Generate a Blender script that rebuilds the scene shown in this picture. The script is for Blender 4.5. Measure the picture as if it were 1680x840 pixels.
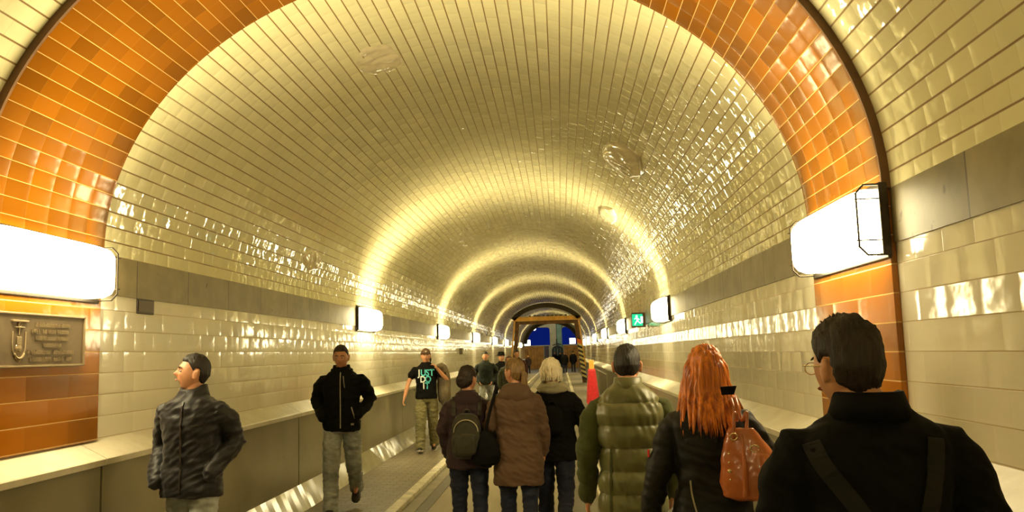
import bpy, bmesh, math, random
from mathutils import Vector, Matrix, Quaternion, noise
from mathutils.bvhtree import BVHTree

for o in list(bpy.data.objects): bpy.data.objects.remove(o)
SC = bpy.context.scene
C = SC.collection
R = math.radians
rnd = random.Random(7)

# ------------------------------------------------------------------ camera, world, exposure
FPX = 1382.0
def camera():
    y = Vector((920-840, 420-577.5, -FPX)).normalized()
    r = 0.0304
    h = Vector((math.cos(r), math.sin(r), 0))
    z = h.cross(y).normalized(); x = y.cross(z)
    # rows of cam->world are the world axes written in camera space
    m = Matrix((x, y, z)).to_4x4()
    m.translation = Vector((0.752, 0, 1.7))
    cd = bpy.data.cameras.new('camera'); cd.sensor_width = 36; cd.lens = 36*FPX/1680
    cd.clip_start = .05; cd.clip_end = 400
    co = bpy.data.objects.new('camera', cd); C.objects.link(co); co.matrix_world = m
    SC.camera = co
camera()
SC.view_settings.view_transform = 'Standard'; SC.view_settings.look = 'None'
SC.view_settings.gamma = 1; SC.view_settings.use_curve_mapping = False
SC.view_settings.exposure = 0.0
LAMP_E = 26.0          # emission of the lamp diffusers
LAMP_C = (1.0, .84, .46)
UP_W, DOWN_W = 62.0, 6.0   # power of the extra area lights added at each lamp, upward and downward
w = bpy.data.worlds.new('dusk'); SC.world = w; w.use_nodes = True
w.node_tree.nodes['Background'].inputs[0].default_value = (.010, .028, .15, 1)
w.node_tree.nodes['Background'].inputs[1].default_value = 0.9

# ------------------------------------------------------------------ node helpers
class NT:
    def __init__(s, name):
        s.m = bpy.data.materials.new(name); s.m.use_nodes = True
        s.t = s.m.node_tree; s.n = s.t.nodes; s.b = s.n['Principled BSDF']
    def add(s, typ, **k):
        n = s.n.new(typ)
        for a, v in k.items(): setattr(n, a, v)
        return n
    def set(s, sock, v):
        if v is None: return
        if isinstance(v, bpy.types.NodeSocket): s.t.links.new(v, sock)
        else:
            if isinstance(v, tuple) and len(v) == 3 and sock.type == 'RGBA': v = (*v, 1)
            sock.default_value = v
    def math(s, op, a, b=None, c=None):
        n = s.add('ShaderNodeMath', operation=op)
        s.set(n.inputs[0], a); s.set(n.inputs[1], b)
        if c is not None: s.set(n.inputs[2], c)
        return n.outputs[0]
    def vm(s, op, a, b=None, scale=None):
        n = s.add('ShaderNodeVectorMath', operation=op)
        s.set(n.inputs[0], a); s.set(n.inputs[1], b)
        if scale is not None: s.set(n.inputs['Scale'], scale)
        return n.outputs[0]
    def noise(s, vec, scale, detail=3, rough=.5, col=False):
        n = s.add('ShaderNodeTexNoise'); s.set(n.inputs['Vector'], vec)
        n.inputs['Scale'].default_value = scale; n.inputs['Detail'].default_value = detail
        n.inputs['Roughness'].default_value = rough
        return n.outputs['Color'] if col else n.outputs[0]
    def ramp(s, f, *stops):
        n = s.add('ShaderNodeValToRGB'); s.set(n.inputs[0], f)
        e = n.color_ramp.elements
        while len(e) < len(stops): e.new(.5)
        for el, (p, c) in zip(e, stops): el.position = p; el.color = (*c, 1) if len(c) == 3 else c
        return n.outputs[0]
    def mix(s, f, a, b, blend='MIX'):
        n = s.add('ShaderNodeMix', data_type='RGBA', blend_type=blend)
        s.set(n.inputs[0], f); s.set(n.inputs[6], a); s.set(n.inputs[7], b)
        return n.outputs[2]
    def bump(s, h, strength=.3, dist=.01, normal=None):
        n = s.add('ShaderNodeBump'); s.set(n.inputs['Height'], h)
        n.inputs['Strength'].default_value = strength; n.inputs['Distance'].default_value = dist
        if normal is not None: s.set(n.inputs['Normal'], normal)
        return n.outputs[0]
    def out(s, **k):
        for a, v in k.items(): s.set(s.b.inputs[a.replace('_', ' ')], v)
        return s.m
    def coord(s, which='Object'):
        return s.add('ShaderNodeTexCoord').outputs[which]

def plain(name, col, rough=.6, metal=0, bump=.0, scale=40, var=.15, spec=.5, coat=0, emis=None, es=0, sheen=0):
    t = NT(name); co = t.coord()
    n = t.noise(co, scale*.25, 4)
    lo = tuple(c*(1-var) for c in col); hi = tuple(min(1, c*(1+var)) for c in col)
    t.out(Base_Color=t.ramp(n, (.3, lo), (.7, hi)), Roughness=rough, Metallic=metal)
    t.b.inputs['Specular IOR Level'].default_value = spec
    if coat: t.b.inputs['Coat Weight'].default_value = coat; t.b.inputs['Coat Roughness'].default_value = .08
    if sheen:
        t.b.inputs['Sheen Weight'].default_value = sheen; t.b.inputs['Sheen Roughness'].default_value = .5
    if bump: t.out(Normal=t.bump(t.noise(co, scale, 4), bump, .004))
    if emis: t.out(Emission_Color=emis, Emission_Strength=es)
    return t.m

def tiles(name, col, tw, th, grout, g=.003, gv=.0015, tilt=.05, pillow=.12, wav=.05, var=.12, rough=.1, stag=1, gvis=.8, coln=0.0, gvvis=.35, spec=.5):
    """glazed tiles laid in courses on the mesh's UV map (metres along the tunnel, metres round the section)"""
    t = NT(name)
    uv = t.add('ShaderNodeUVMap').outputs[0]
    sp = t.add('ShaderNodeSeparateXYZ'); t.set(sp.inputs[0], uv)
    u, v = sp.outputs[0], sp.outputs[1]
    rowf = t.math('DIVIDE', v, th); row = t.math('FLOOR', rowf); fv = t.math('FRACT', rowf)
    uo = t.math('ADD', t.math('DIVIDE', u, tw), t.math('MULTIPLY', t.math('MODULO', row, 2.0), .5*stag))
    colm = t.math('FLOOR', uo); fu = t.math('FRACT', uo)
    cv = t.add('ShaderNodeCombineXYZ'); t.set(cv.inputs[0], colm); t.set(cv.inputs[1], row)
    wn = t.add('ShaderNodeTexWhiteNoise', noise_dimensions='3D'); t.set(wn.inputs['Vector'], cv.outputs[0])
    # distance to edges in metres
    def edge(f, size): return t.math('MULTIPLY', t.math('SUBTRACT', .5, t.math('ABSOLUTE', t.math('SUBTRACT', f, .5))), size)
    eh = edge(fv, th); ev = edge(fu, tw)
    def m(e, gg):
        n = t.add('ShaderNodeMapRange'); t.set(n.inputs[0], e); n.inputs[1].default_value = gg*.6; n.inputs[2].default_value = gg*1.3
        n.inputs[3].default_value = 1; n.inputs[4].default_value = 0
        return n.outputs[0]
    mh, mv = m(eh, g), m(ev, gv)
    mask = t.math('MAXIMUM', mh, t.math('MULTIPLY', mv, gvvis))
    # normal: each tile is laid a hair out of true and is slightly domed
    geo = t.add('ShaderNodeNewGeometry'); N = geo.outputs['Normal']
    T = t.vm('NORMALIZE', t.vm('CROSS_PRODUCT', N, (0, 1, 0)))
    jit = t.vm('SCALE', t.vm('SUBTRACT', wn.outputs['Color'], (.5, .5, .5)), scale=tilt*2)
    def dome(f, k): # steep only near the border
        c = t.math('SUBTRACT', f, .5)
        return t.math('MULTIPLY', t.math('POWER', t.math('ABSOLUTE', t.math('MULTIPLY', c, 2.0)), 2.5), t.math('MULTIPLY', t.math('SIGN', c), k))
    du = t.vm('SCALE', (0, 1, 0), scale=dome(fu, pillow)); dv = t.vm('SCALE', T, scale=dome(fv, pillow))
    wv = t.vm('SCALE', t.vm('SUBTRACT', t.noise(t.add('ShaderNodeTexCoord').outputs['Object'], 20, 1, col=True), (.5, .5, .5)), scale=wav*2)
    nn = t.vm('NORMALIZE', t.vm('ADD', t.vm('ADD', N, jit), t.vm('ADD', t.vm('ADD', du, dv), wv)))
    val = t.add('ShaderNodeMapRange'); t.set(val.inputs[0], wn.outputs['Value'])
    val.inputs[3].default_value = 1-var; val.inputs[4].default_value = 1+var*.6
    base = t.vm('SCALE', t.mix(t.math('MULTIPLY', t.noise(t.add('ShaderNodeTexCoord').outputs['Object'], .7, 3), coln), col, tuple(c*f for c, f in zip(col, (.85, .75, .55)))), scale=val.outputs[0])
    t.b.inputs['Specular IOR Level'].default_value = spec
    gm = t.math('MULTIPLY', mask, t.math('MULTIPLY_ADD', t.noise(t.add('ShaderNodeTexCoord').outputs['Object'], 1.3, 3), .9, gvis-.45))
    gm = t.math('MINIMUM', t.math('MAXIMUM', gm, 0.0), 1.0)
    t.out(Base_Color=t.mix(gm, base, grout), Roughness=t.math('MULTIPLY_ADD', mask, .6, rough),
          Normal=t.bump(t.math('SUBTRACT', 1.0, mask), .25, .002, nn))
    return t.m

# ------------------------------------------------------------------ materials
M = {}
M['vault'] = tiles('glazed_cream_vault_tile', (.80, .77, .50), .20, .105, (.22, .12, .02), g=.0055, gv=.0015, tilt=.024, pillow=.06, wav=.055, coln=.35, gvvis=.2, var=.06, gvis=1.0, rough=.05, spec=.95)
M['wall'] = tiles('glazed_cream_wall_tile', (.80, .76, .62), .30, .15, (.42, .30, .14), g=.0028, gv=.001, tilt=.012, pillow=.04, wav=.03, gvvis=.12, var=.05)
M['orange'] = tiles('glazed_orange_rib_tile', (.19, .064, .0025), .22, .105, (.60, .36, .10), g=.0022, gv=.0012, tilt=.02, pillow=.05, wav=.02, var=.28, stag=0, gvvis=.15, rough=.14)
M['orangewall'] = tiles('glazed_orange_pilaster_tile', (.36, .12, .006), .45, .15, (.75, .50, .16), g=.0028, gv=.001, tilt=.01, pillow=.02, wav=.02, var=.25, gvvis=.1, rough=.14)

def stone():
    t = NT('brown_grey_band_stone')
    uv = t.add('ShaderNodeUVMap').outputs[0]; sp = t.add('ShaderNodeSeparateXYZ'); t.set(sp.inputs[0], uv)
    f = t.math('DIVIDE', sp.outputs[0], .9); e = t.math('SUBTRACT', .5, t.math('ABSOLUTE', t.math('SUBTRACT', t.math('FRACT', f), .5)))
    mask = t.math('LESS_THAN', e, .008)
    wn = t.add('ShaderNodeTexWhiteNoise', noise_dimensions='1D'); t.set(wn.inputs['W'], t.math('FLOOR', f))
    n = t.noise(t.coord(), 5, 5)
    base = t.ramp(n, (.3, (.19, .155, .072)), (.7, (.29, .235, .115)))
    base = t.vm('SCALE', base, scale=t.math('MULTIPLY_ADD', wn.outputs['Value'], .35, .8))
    sp_ = t.ramp(t.noise(t.coord(), 9, 2), (.70, (1, 1, 1)), (.76, (.45, .32, .15)))
    base = t.mix(1.0, base, sp_, 'MULTIPLY')
    t.out(Base_Color=t.mix(mask, base, (.09, .06, .03)), Roughness=.45, Normal=t.bump(n, .2, .01))
    return t.m
M['stone'] = stone()
def panel():
    t = NT('lacquered_grey_beige_barrier_panel'); co = t.coord()
    n = t.noise(co, 1.2, 5)
    t.out(Base_Color=t.ramp(n, (.3, (.20, .18, .11)), (.75, (.27, .24, .155))), Roughness=.2, Normal=t.bump(t.noise(co, 2.2, 2), .15, .02))
    return t.m
M['panel'] = panel()
def skirt():
    t = NT('glazed_barrier_skirting'); co = t.coord()
    s = t.add('ShaderNodeMapping'); t.set(s.inputs[0], co); s.inputs['Scale'].default_value = (1, 1, 1)
    sp = t.add('ShaderNodeSeparateXYZ'); t.set(sp.inputs[0], co)
    f = t.math('DIVIDE', sp.outputs[1], .15); wn = t.add('ShaderNodeTexWhiteNoise', noise_dimensions='1D'); t.set(wn.inputs['W'], t.math('FLOOR', f))
    jit = t.vm('SCALE', t.vm('SUBTRACT', wn.outputs['Color'], (.5, .5, .5)), scale=.05)
    geo = t.add('ShaderNodeNewGeometry')
    nn = t.vm('NORMALIZE', t.vm('ADD', geo.outputs['Normal'], jit))
    t.out(Base_Color=t.ramp(t.noise(co, 3, 4), (.3, (.36, .33, .23)), (.7, (.46, .43, .31))), Roughness=.13, Normal=nn)
    return t.m
M['skirt'] = skirt()
def coping():
    t = NT('pale_stone_coping'); co = t.coord()
    n = t.noise(co, 4, 6, .65)
    t.out(Base_Color=t.ramp(n, (.28, (.50, .45, .33)), (.72, (.70, .65, .50))), Roughness=.38, Normal=t.bump(n, .15, .01))
    return t.m
M['coping'] = coping()
def paver():
    t = NT('brown_grey_clinker_pavers'); co = t.coord()
    mp = t.add('ShaderNodeMapping'); t.set(mp.inputs[0], co); mp.inputs['Rotation'].default_value = (0, 0, 0)
    b = t.add('ShaderNodeTexBrick'); t.set(b.inputs['Vector'], mp.outputs[0])
    b.inputs['Scale'].default_value = 1; b.inputs['Brick Width'].default_value = .22; b.inputs['Row Height'].default_value = .11
    b.inputs['Mortar Size'].default_value = .006; b.inputs['Color1'].default_value = (.19, .155, .10, 1)
    b.inputs['Color2'].default_value = (.26, .215, .14, 1); b.inputs['Mortar'].default_value = (.05, .04, .025, 1)
    n = t.noise(co, 1.5, 5)
    c = t.mix(.6, b.outputs[0], t.ramp(n, (.3, (.6, .58, .55)), (.7, (1, 1, 1))), 'MULTIPLY')
    t.out(Base_Color=c, Roughness=.55, Normal=t.bump(t.math('ADD', t.math('MULTIPLY', b.outputs[1], -1.0), t.math('MULTIPLY', t.noise(co, 30, 3), .3)), .5, .006))
    return t.m
M['paver'] = paver()
def road():
    t = NT('worn_beige_roadway'); co = t.coord()
    mp = t.add('ShaderNodeMapping'); t.set(mp.inputs[0], co); mp.inputs['Scale'].default_value = (1, .12, 1)
    n = t.noise(mp.outputs[0], 3.5, 5, .6)
    t.out(Base_Color=t.ramp(n, (.25, (.27, .225, .15)), (.75, (.42, .36, .25))), Roughness=.5,
          Normal=t.bump(t.noise(co, 60, 3), .25, .003))
    return t.m
M['road'] = road()
M['gutter'] = plain('dark_wheel_guide_strip', (.10, .08, .05), .5, bump=.2)
M['kerb'] = plain('worn_white_kerb_edge', (.62, .57, .44), .5, bump=.3, scale=20, var=.3)
M['kerbgrey'] = plain('grey_kerb_stone', (.22, .19, .13), .6, bump=.3, scale=20)
M['dark'] = plain('dark_joint', (.03, .025, .018), .7)
M['darkmetal'] = plain('dark_bronze_metal', (.05, .04, .03), .4, metal=.7)
M['bronze'] = plain('patinated_bronze_plaque', (.17, .125, .075), .42, metal=.35, bump=.25, scale=30)
M['bronzehi'] = plain('polished_bronze_relief', (.34, .26, .15), .35, metal=.5)
M['lamp'] = plain('glowing_frosted_lamp_glass', (.9, .85, .7), .3, var=0, emis=(*LAMP_C, 1), es=LAMP_E)
M['chrome'] = plain('bright_metal', (.6, .55, .45), .25, metal=1)
M['timber'] = plain('lit_orange_timber', (.85, .46, .09), .6, bump=.3, scale=12, var=.25)  # orange timber, its colour brightened for the light falling on the beam
M['timberdark'] = plain('rough_brown_timber', (.16, .08, .03), .7, bump=.3, scale=12, var=.4)
M['archdark'] = plain('dark_shuttering_timber', (.05, .042, .025), .8, bump=.3)
M['plaster'] = plain('pale_greenish_plaster', (.55, .52, .36), .6, bump=.1, scale=8)
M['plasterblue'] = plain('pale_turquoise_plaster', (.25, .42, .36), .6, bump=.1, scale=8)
M['bluedark'] = plain('dark_iron', (.02, .03, .035), .5)
M['door'] = plain('orange_brown_wooden_boards', (.52, .25, .05), .5, bump=.2, scale=10, var=.3)
M['doordark'] = plain('dark_grey_door', (.10, .09, .12), .5)

# ------------------------------------------------------------------ mesh helpers
def link(name, me, mats, parent=None):
    o = bpy.data.objects.new(name, me); C.objects.link(o)
    if mats is not None:
        for m in (mats if isinstance(mats, (list, tuple)) else [mats]): me.materials.append(m)
    if parent is not None: o.parent = parent
    return o
def fin(name, bm, mats, parent=None, smooth=False, recalc=True):
    if recalc and bm.faces: bmesh.ops.recalc_face_normals(bm, faces=bm.faces)
    me = bpy.data.meshes.new(name); bm.to_mesh(me); bm.free()
    if smooth: me.polygons.foreach_set('use_smooth', [True]*len(me.polygons))
    return link(name, me, mats, parent)
def tag(o, label=None, cat=None, group=None, kind=None):
    if label: o['label'] = label
    if cat: o['category'] = cat
    if group: o['group'] = group
    if kind: o['kind'] = kind
    return o
def struct(o, label=None):
    o['kind'] = 'structure'
    if label: o['label'] = label
    return o
def empty(name, loc, rz=0):
    o = bpy.data.objects.new(name, None); C.objects.link(o); o.location = loc; o.rotation_euler = (0, 0, rz)
    o.empty_display_size = .1
    return o
def box(bm, x0, x1, y0, y1, z0, z1, bev=0):
    vs = [bm.verts.new((x, y, z)) for x in (x0, x1) for y in (y0, y1) for z in (z0, z1)]
    fs = [(0, 1, 3, 2), (4, 6, 7, 5), (0, 4, 5, 1), (2, 3, 7, 6), (0, 2, 6, 4), (1, 5, 7, 3)]
    faces = [bm.faces.new([vs[i] for i in f]) for f in fs]
    if bev:
        es = list({e for f in faces for e in f.edges})
        bmesh.ops.bevel(bm, geom=es, offset=bev, segments=2, affect='EDGES', profile=.5)
def loft(bm, rings, n=20, caps=True, close=False):
    """rings: (centre, u, v[, power]) -> closed tube through superellipse sections"""
    prev = None; first = None
    def mk(c, u, v, p=2.0):
        out = []
        for i in range(n):
            a = 2*math.pi*i/n; ca, sa = math.cos(a), math.sin(a)
            e = 2.0/p
            out.append(bm.verts.new(Vector(c)+Vector(u)*math.copysign(abs(ca)**e, ca)+Vector(v)*math.copysign(abs(sa)**e, sa)))
        return out
    for k, r in enumerate(rings):
        cur = mk(*r)
        if prev:
            for i in range(n): bm.faces.new((prev[i], prev[(i+1) % n], cur[(i+1) % n], cur[i]))
        else: first = cur
        prev = cur
    if close:
        for i in range(n): bm.faces.new((prev[i], prev[(i+1) % n], first[(i+1) % n], first[i]))
    elif caps:
        for ring, r in ((first, rings[0]), (prev, rings[-1])):
            c = bm.verts.new(Vector(r[0]))
            for i in range(n): bm.faces.new((ring[i], ring[(i+1) % n], c))
def tube(bm, pts, rad, n=12, flat=None, roundend=True):
    """pts list, rad list (or number). flat=(axis, factor) squashes"""
    pts = [Vector(p) for p in pts]
    if not isinstance(rad, (list, tuple)): rad = [rad]*len(pts)
    d0 = (pts[1]-pts[0]).normalized()
    ref = Vector((0, 0, 1)) if abs(d0.z) < .9 else Vector((0, 1, 0))
    u = d0.cross(ref).normalized()
    rings = []
    for i, p in enumerate(pts):
        d = ((pts[i+1]-p).normalized() if i+1 < len(pts) else Vector((0, 0, 0))) + ((p-pts[i-1]).normalized() if i else Vector((0, 0, 0)))
        d.normalize(); u = (u-d*u.dot(d)).normalized(); v = d.cross(u)
        r = rad[i]
        if i == 0 and roundend:
            rings.append((p-d*r*.8, u*r*.5, v*r*.5))
        rings.append((p, u*r, v*r))
        if i == len(pts)-1 and roundend:
            rings.append((p+d*r*.8, u*r*.5, v*r*.5))
    loft(bm, rings, n)
def smoothpts(pts, k=6):
    """Catmull-Rom resample of 3-vectors (or n-vectors)"""
    out = []; P = [Vector(p) for p in pts]; n = len(P)
    for i in range(n-1):
        a, b, c, d = P[max(i-1, 0)], P[i], P[i+1], P[min(i+2, n-1)]
        for j in range(k):
            t = j/k
            out.append(.5*((2*b)+(c-a)*t+(2*a-5*b+4*c-d)*t*t+(3*b-a-3*c+d)*t**3))
    out.append(P[-1]); return out
def ellipsoid(bm, c, r, seg=24, rot=None):
    m = Matrix.Translation(Vector(c)) @ (rot.to_4x4() if rot else Matrix.Identity(4)) @ Matrix.Diagonal((*r, 1))
    bmesh.ops.create_uvsphere(bm, u_segments=seg, v_segments=seg//2, radius=1, matrix=m)
def remesh(bm, voxel, smooth=2, factor=.5):
    me = bpy.data.meshes.new('tmp'); bm.to_mesh(me); bm.free()
    o = bpy.data.objects.new('tmp', me); C.objects.link(o)
    r = o.modifiers.new('r', 'REMESH'); r.mode = 'VOXEL'; r.voxel_size = voxel; r.adaptivity = 0
    if smooth:
        s = o.modifiers.new('s', 'SMOOTH'); s.iterations = smooth; s.factor = factor
    bpy.context.view_layer.update()
    dg = bpy.context.evaluated_depsgraph_get()
    nm = bpy.data.meshes.new_from_object(o.evaluated_get(dg))
    bpy.data.objects.remove(o); bpy.data.meshes.remove(me)
    nm.materials.clear()
    nm.polygons.foreach_set('use_smooth', [True]*len(nm.polygons))
    return nm
def displace(me, fn):
    ns = [v.normal.copy() for v in me.vertices]
    for v, n in zip(me.vertices, ns):
        d = fn(v.co, n)
        if isinstance(d, Vector): v.co += d
        else: v.co += n*d
    me.update()
def sst(a, b, x):
    t = min(1, max(0, (x-a)/(b-a))); return t*t*(3-2*t)

# ------------------------------------------------------------------ the tunnel shell
HW, ZB, ZT, EA, EB, ZC = 2.5, 2.2085, 2.49, 2.49, 2.03, 2.493
Y0, Y1 = -9.0, 76.0
NA = 72
def section(off=0.0, n=NA):
    """vault profile points (x, z, arc length)"""
    pts = []; s = 0; prev = None
    for i in range(n+1):
        a = math.pi*i/n
        x, z = -(EA-off)*math.cos(a), ZC+(EB-off)*math.sin(a)
        if prev: s += math.hypot(x-prev[0], z-prev[1])
        pts.append((x, z, s)); prev = (x, z)
    return pts
def sweep(name, prof, y0, y1, mat, ny=1, smooth=True, parent=None):
    """prof: (x,z,v); surface swept along the tunnel with UVs in metres"""
    bm = bmesh.new(); uvl = bm.loops.layers.uv.new('UVMap')
    rows = [[bm.verts.new((x, y0+(y1-y0)*k/ny, z)) for x, z, s in prof] for k in range(ny+1)]
    for k in range(ny):
        ya, yb = y0+(y1-y0)*k/ny, y0+(y1-y0)*(k+1)/ny
        for i in range(len(prof)-1):
            f = bm.faces.new((rows[k][i], rows[k][i+1], rows[k+1][i+1], rows[k+1][i]))
            for l, uv in zip(f.loops, ((ya, prof[i][2]), (ya, prof[i+1][2]), (yb, prof[i+1][2]), (yb, prof[i][2]))): l[uvl].uv = uv
    return fin(name, bm, mat, parent, smooth=smooth, recalc=False)
def box_sweep(name, x0, x1, z0, z1, y0, y1, mat, bev=0):
    bm = bmesh.new(); uvl = bm.loops.layers.uv.new('UVMap')
    box(bm, min(x0, x1), max(x0, x1), y0, y1, z0, z1, bev)
    for f in bm.faces:
        for l in f.loops: l[uvl].uv = (l.vert.co.y, l.vert.co.z)
    return fin(name, bm, mat)
def ribbed(sec_out, sec_in, y0, y1, name, mat, uv0=0):
    """solid strip between two profiles"""
    bm = bmesh.new(); uvl = bm.loops.layers.uv.new('UVMap'); n = len(sec_in)
    A = [[bm.verts.new((p[0], y, p[1])) for p in s] for s, y in ((sec_in, y0), (sec_in, y1), (sec_out, y1), (sec_out, y0))]
    for k in range(4):
        P, Q = A[k], A[(k+1) % 4]
        for i in range(n-1):
            f = bm.faces.new((P[i], P[i+1], Q[i+1], Q[i])); f.smooth = True
            for l in f.loops:
                ii = i if l.vert in (P[i], Q[i]) else i+1
                l[uvl].uv = (l.vert.co.y+uv0, sec_in[ii][2])
    for i in (0, n-1): bm.faces.new([A[k][i] for k in range(4)])
    bmesh.ops.recalc_face_normals(bm, faces=bm.faces)
    me = bpy.data.meshes.new(name); bm.to_mesh(me); bm.free()
    o = link(name, me, mat)
    es = o.modifiers.new('e', 'EDGE_SPLIT'); es.split_angle = R(50)
    return o

struct(sweep('ceiling', section(), Y0, Y1, M['vault']), 'barrel vault of glazed cream tiles')
for s, nm in ((-1, 'wall_left'), (1, 'wall_right')):
    struct(box_sweep(nm, s*HW, s*(HW+.2), 0, ZB, Y0, Y1, M['wall']), 'glazed cream tile wall below the stone band')
n_trim = 1
def trim(o, label):
    global n_trim
    o.name = 'trim_%d' % n_trim; n_trim += 1
    return struct(o, label)
for s in (-1, 1):
    trim(box_sweep('t', s*(HW-.012), s*(HW+.2), ZB, ZT+.004, Y0, Y1, M['stone']), 'brown-grey stone band under the vault')
# orange rib
RY0, RY1 = 4.42, 5.76
trim(ribbed(section(0.001), section(.035), RY0, RY1, 't', M['orange'], -RY0), 'orange glazed tile rib across the vault')
for s in (-1, 1):
    trim(box_sweep('t', s*(HW-.032), s*(HW), 1.19, ZT+.003, RY0, RY1, M['orangewall'], .004), 'orange glazed tile pilaster under the rib')
# thin dark strip standing in for shade on the rib's near face
trim(ribbed(section(0.0), section(.045), RY0-.02, RY0, 't', M['timberdark']), 'dark strip painted as shade along the near face of the rib')

# barrier (kerb wall with coping) on each side
joints = [-7.2, -2.9, 1.2, 5.57, 9.83, 16.3, 20.7, 27.0, 31.4, 37.6, 42.0, 48.3, 52.6, 59, 63.3, 69.6, 74]
for s, nm in ((-1, 'baseboard_left'), (1, 'baseboard_right')):
    bm = bmesh.new()
    ys = [Y0]+joints+[Y1]
    for a, b in zip(ys, ys[1:]):
        box(bm, *sorted((s*2.33, s*HW)), a+.012, b-.012, .24, 1.06)
    root = fin(nm, bm, M['panel']); struct(root, 'glossy grey-beige barrier wall along the pavement')
    bm = bmesh.new()
    box(bm, *sorted((s*2.345, s*HW)), Y0, Y1, 0, 1.05)
    fin('backing', bm, M['dark'], root)
    bm = bmesh.new()
    for a, b in zip(ys, ys[1:]):
        a += .004; b -= .004
        P = [(s*2.2, 0), (s*2.326, .262), (s*2.345, .262), (s*2.345, 0)]
        V = [[bm.verts.new((x, y, z)) for x, z in P] for y in (a, b)]
        for i in range(4): bm.faces.new((V[0][i], V[0][(i+1) % 4], V[1][(i+1) % 4], V[1][i]))
        bm.faces.new(V[0]); bm.faces.new(V[1])
    fin('skirting', bm, M['skirt'], root)
    bm = bmesh.new()
    for k, (a, b) in enumerate(zip(ys, ys[1:])):
        a += .004; b -= .004
        P = [(s*2.295, 1.045), (s*2.295, 1.083), (s*2.302, 1.09), (s*2.502, 1.195), (s*2.502, 1.045)]
        V = [[bm.verts.new((x, y, z)) for x, z in P] for y in (a, b)]
        for i in range(5): bm.faces.new((V[0][i], V[0][(i+1) % 5], V[1][(i+1) % 5], V[1][i]))
        bm.faces.new(V[0]); bm.faces.new(V[1])
    fin('coping', bm, M['coping'], root)

# floor
ROADZ = -.06
bm = bmesh.new(); box(bm, -1.19, 1.19, Y0, Y1, ROADZ-.1, ROADZ)
struct(fin('floor', bm, M['road']), 'worn beige roadway')
for s in (-1, 1):
    bm = bmesh.new(); box(bm, *sorted((s*1.26, s*2.6)), Y0, Y1, -.16, 0)
    trim(fin('t', bm, M['paver']), 'raised pavement of brown-grey clinker pavers')
    bm = bmesh.new()
    y = Y0
    while y < Y1:
        L = rnd.uniform(.9, 1.1); y2 = min(y+L, Y1)
        j = rnd.uniform(-.006, .006)
        box(bm, *sorted((s*(1.13+j), s*1.26)), y+.004, y2-.004, -.16, .006, .008); y = y2
    trim(fin('t', bm, M['kerb']), 'worn white kerb stones along the pavement')
    bm = bmesh.new(); box(bm, *sorted((s*.97, s*1.13)), Y0, Y1, -.14, ROADZ+.012)
    trim(fin('t', bm, M['kerbgrey']), 'grey gutter stones beside the kerb')
    bm = bmesh.new(); box(bm, *sorted((s*.83, s*.97)), Y0, Y1, -.14, ROADZ+.006)
    trim(fin('t', bm, M['gutter']), 'dark wheel guide strip in the roadway')
# unseen wall added behind the camera to keep the dusk light out
bm = bmesh.new(); box(bm, -2.7, 2.7, Y0-.1, Y0, -.2, 4.8)
struct(fin('wall_added', bm, M['wall']), 'unseen wall added to close off the tunnel')

# ------------------------------------------------------------------ wall lamps
def make_lamp():
    """origin at the wall plane (x=0), lamp grows to +x; long along y; centre height z=0"""
    root = empty('wall_lamp', (0, 0, 0))
    L, H, P = 1.26, .36, .15
    bm = bmesh.new(); box(bm, -.003, .018, -L/2-.02, L/2+.02, -H/2-.025, H/2+.025, .006)
    fin('back_plate', bm, M['darkmetal'], root)
    bm = bmesh.new(); rings = []
    for t in [0, .45, .75, .9, .98, 1.0]:
        k = math.sqrt(max(0, 1-max(0, (t-.4)/.6)**2)) if t > .4 else 1
        ins = (1-k)*.085
        rings.append(((.022+P*t, 0, 0), (0, L/2-ins, 0), (0, 0, H/2-ins), 9))
    loft(bm, rings, 64)
    fin('diffuser', bm, M['lamp'], root, smooth=True)
    # end frame and a few guard wires
    for yy in (-L/2-.003, L/2+.003):
        bm = bmesh.new()
        pts = [(.02, yy, H/2+.004), (P*.75, yy, H/2+.004), (P*1.02, yy, H/2-.04), (P*1.02, yy, -H/2+.04), (P*.75, yy, -H/2-.004), (.02, yy, -H/2-.004)]
        tube(bm, pts, .006, 6)
        fin('guard_frame', bm, M['darkmetal'], root)
    for zz in (-H*.30, H*.30):
        for sg in (-1, 1):
            bm = bmesh.new(); tube(bm, [(.04, sg*(L/2+.012), zz), (P*1.1, sg*(L/2+.012), zz)], .004, 6)
            fin('guard_wire', bm, M['darkmetal'], root)
    bm = bmesh.new()
    box(bm, 0, .045, -L/2-.032, -L/2-.02, -H/2-.01, H/2+.01, .003)
    fin('end_bracket', bm, M['darkmetal'], root)
    # area lights added above and below the diffuser to brighten vault and wall
    for nm, zz, pw, tilt, spd in (('added_uplight', H/2+.004, UP_W, R(30), 100), ('added_downlight', -H/2-.004, DOWN_W, R(180-12), 80)):
        ld = bpy.data.lights.new(nm, 'AREA'); ld.shape = 'RECTANGLE'; ld.size = .10; ld.size_y = L-.15
        ld.energy = pw; ld.color = LAMP_C; ld.spread = R(spd)
        lo = bpy.data.objects.new(nm, ld); C.objects.link(lo); lo.parent = root
        lo.location = (.085, 0, zz)
        d = Vector((math.sin(tilt), 0, math.cos(tilt)))      # light looks along its -z
        lo.rotation_mode = 'QUATERNION'
        zax = -d; yax = Vector((0, 1, 0)); xax = yax.cross(zax)
        lo.rotation_quaternion = Matrix((xax, yax, zax)).transposed().to_quaternion()
    return root
def copy_tree(o, parent=None):
    c = o.copy(); C.objects.link(c); c.parent = parent
    for ch in list(o.children): copy_tree(ch, c)
    return c
ordn = ['nearest', 'second', 'third', 'fourth', 'fifth', 'sixth', 'seventh', 'eighth']
proto = make_lamp(); used = False
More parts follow.
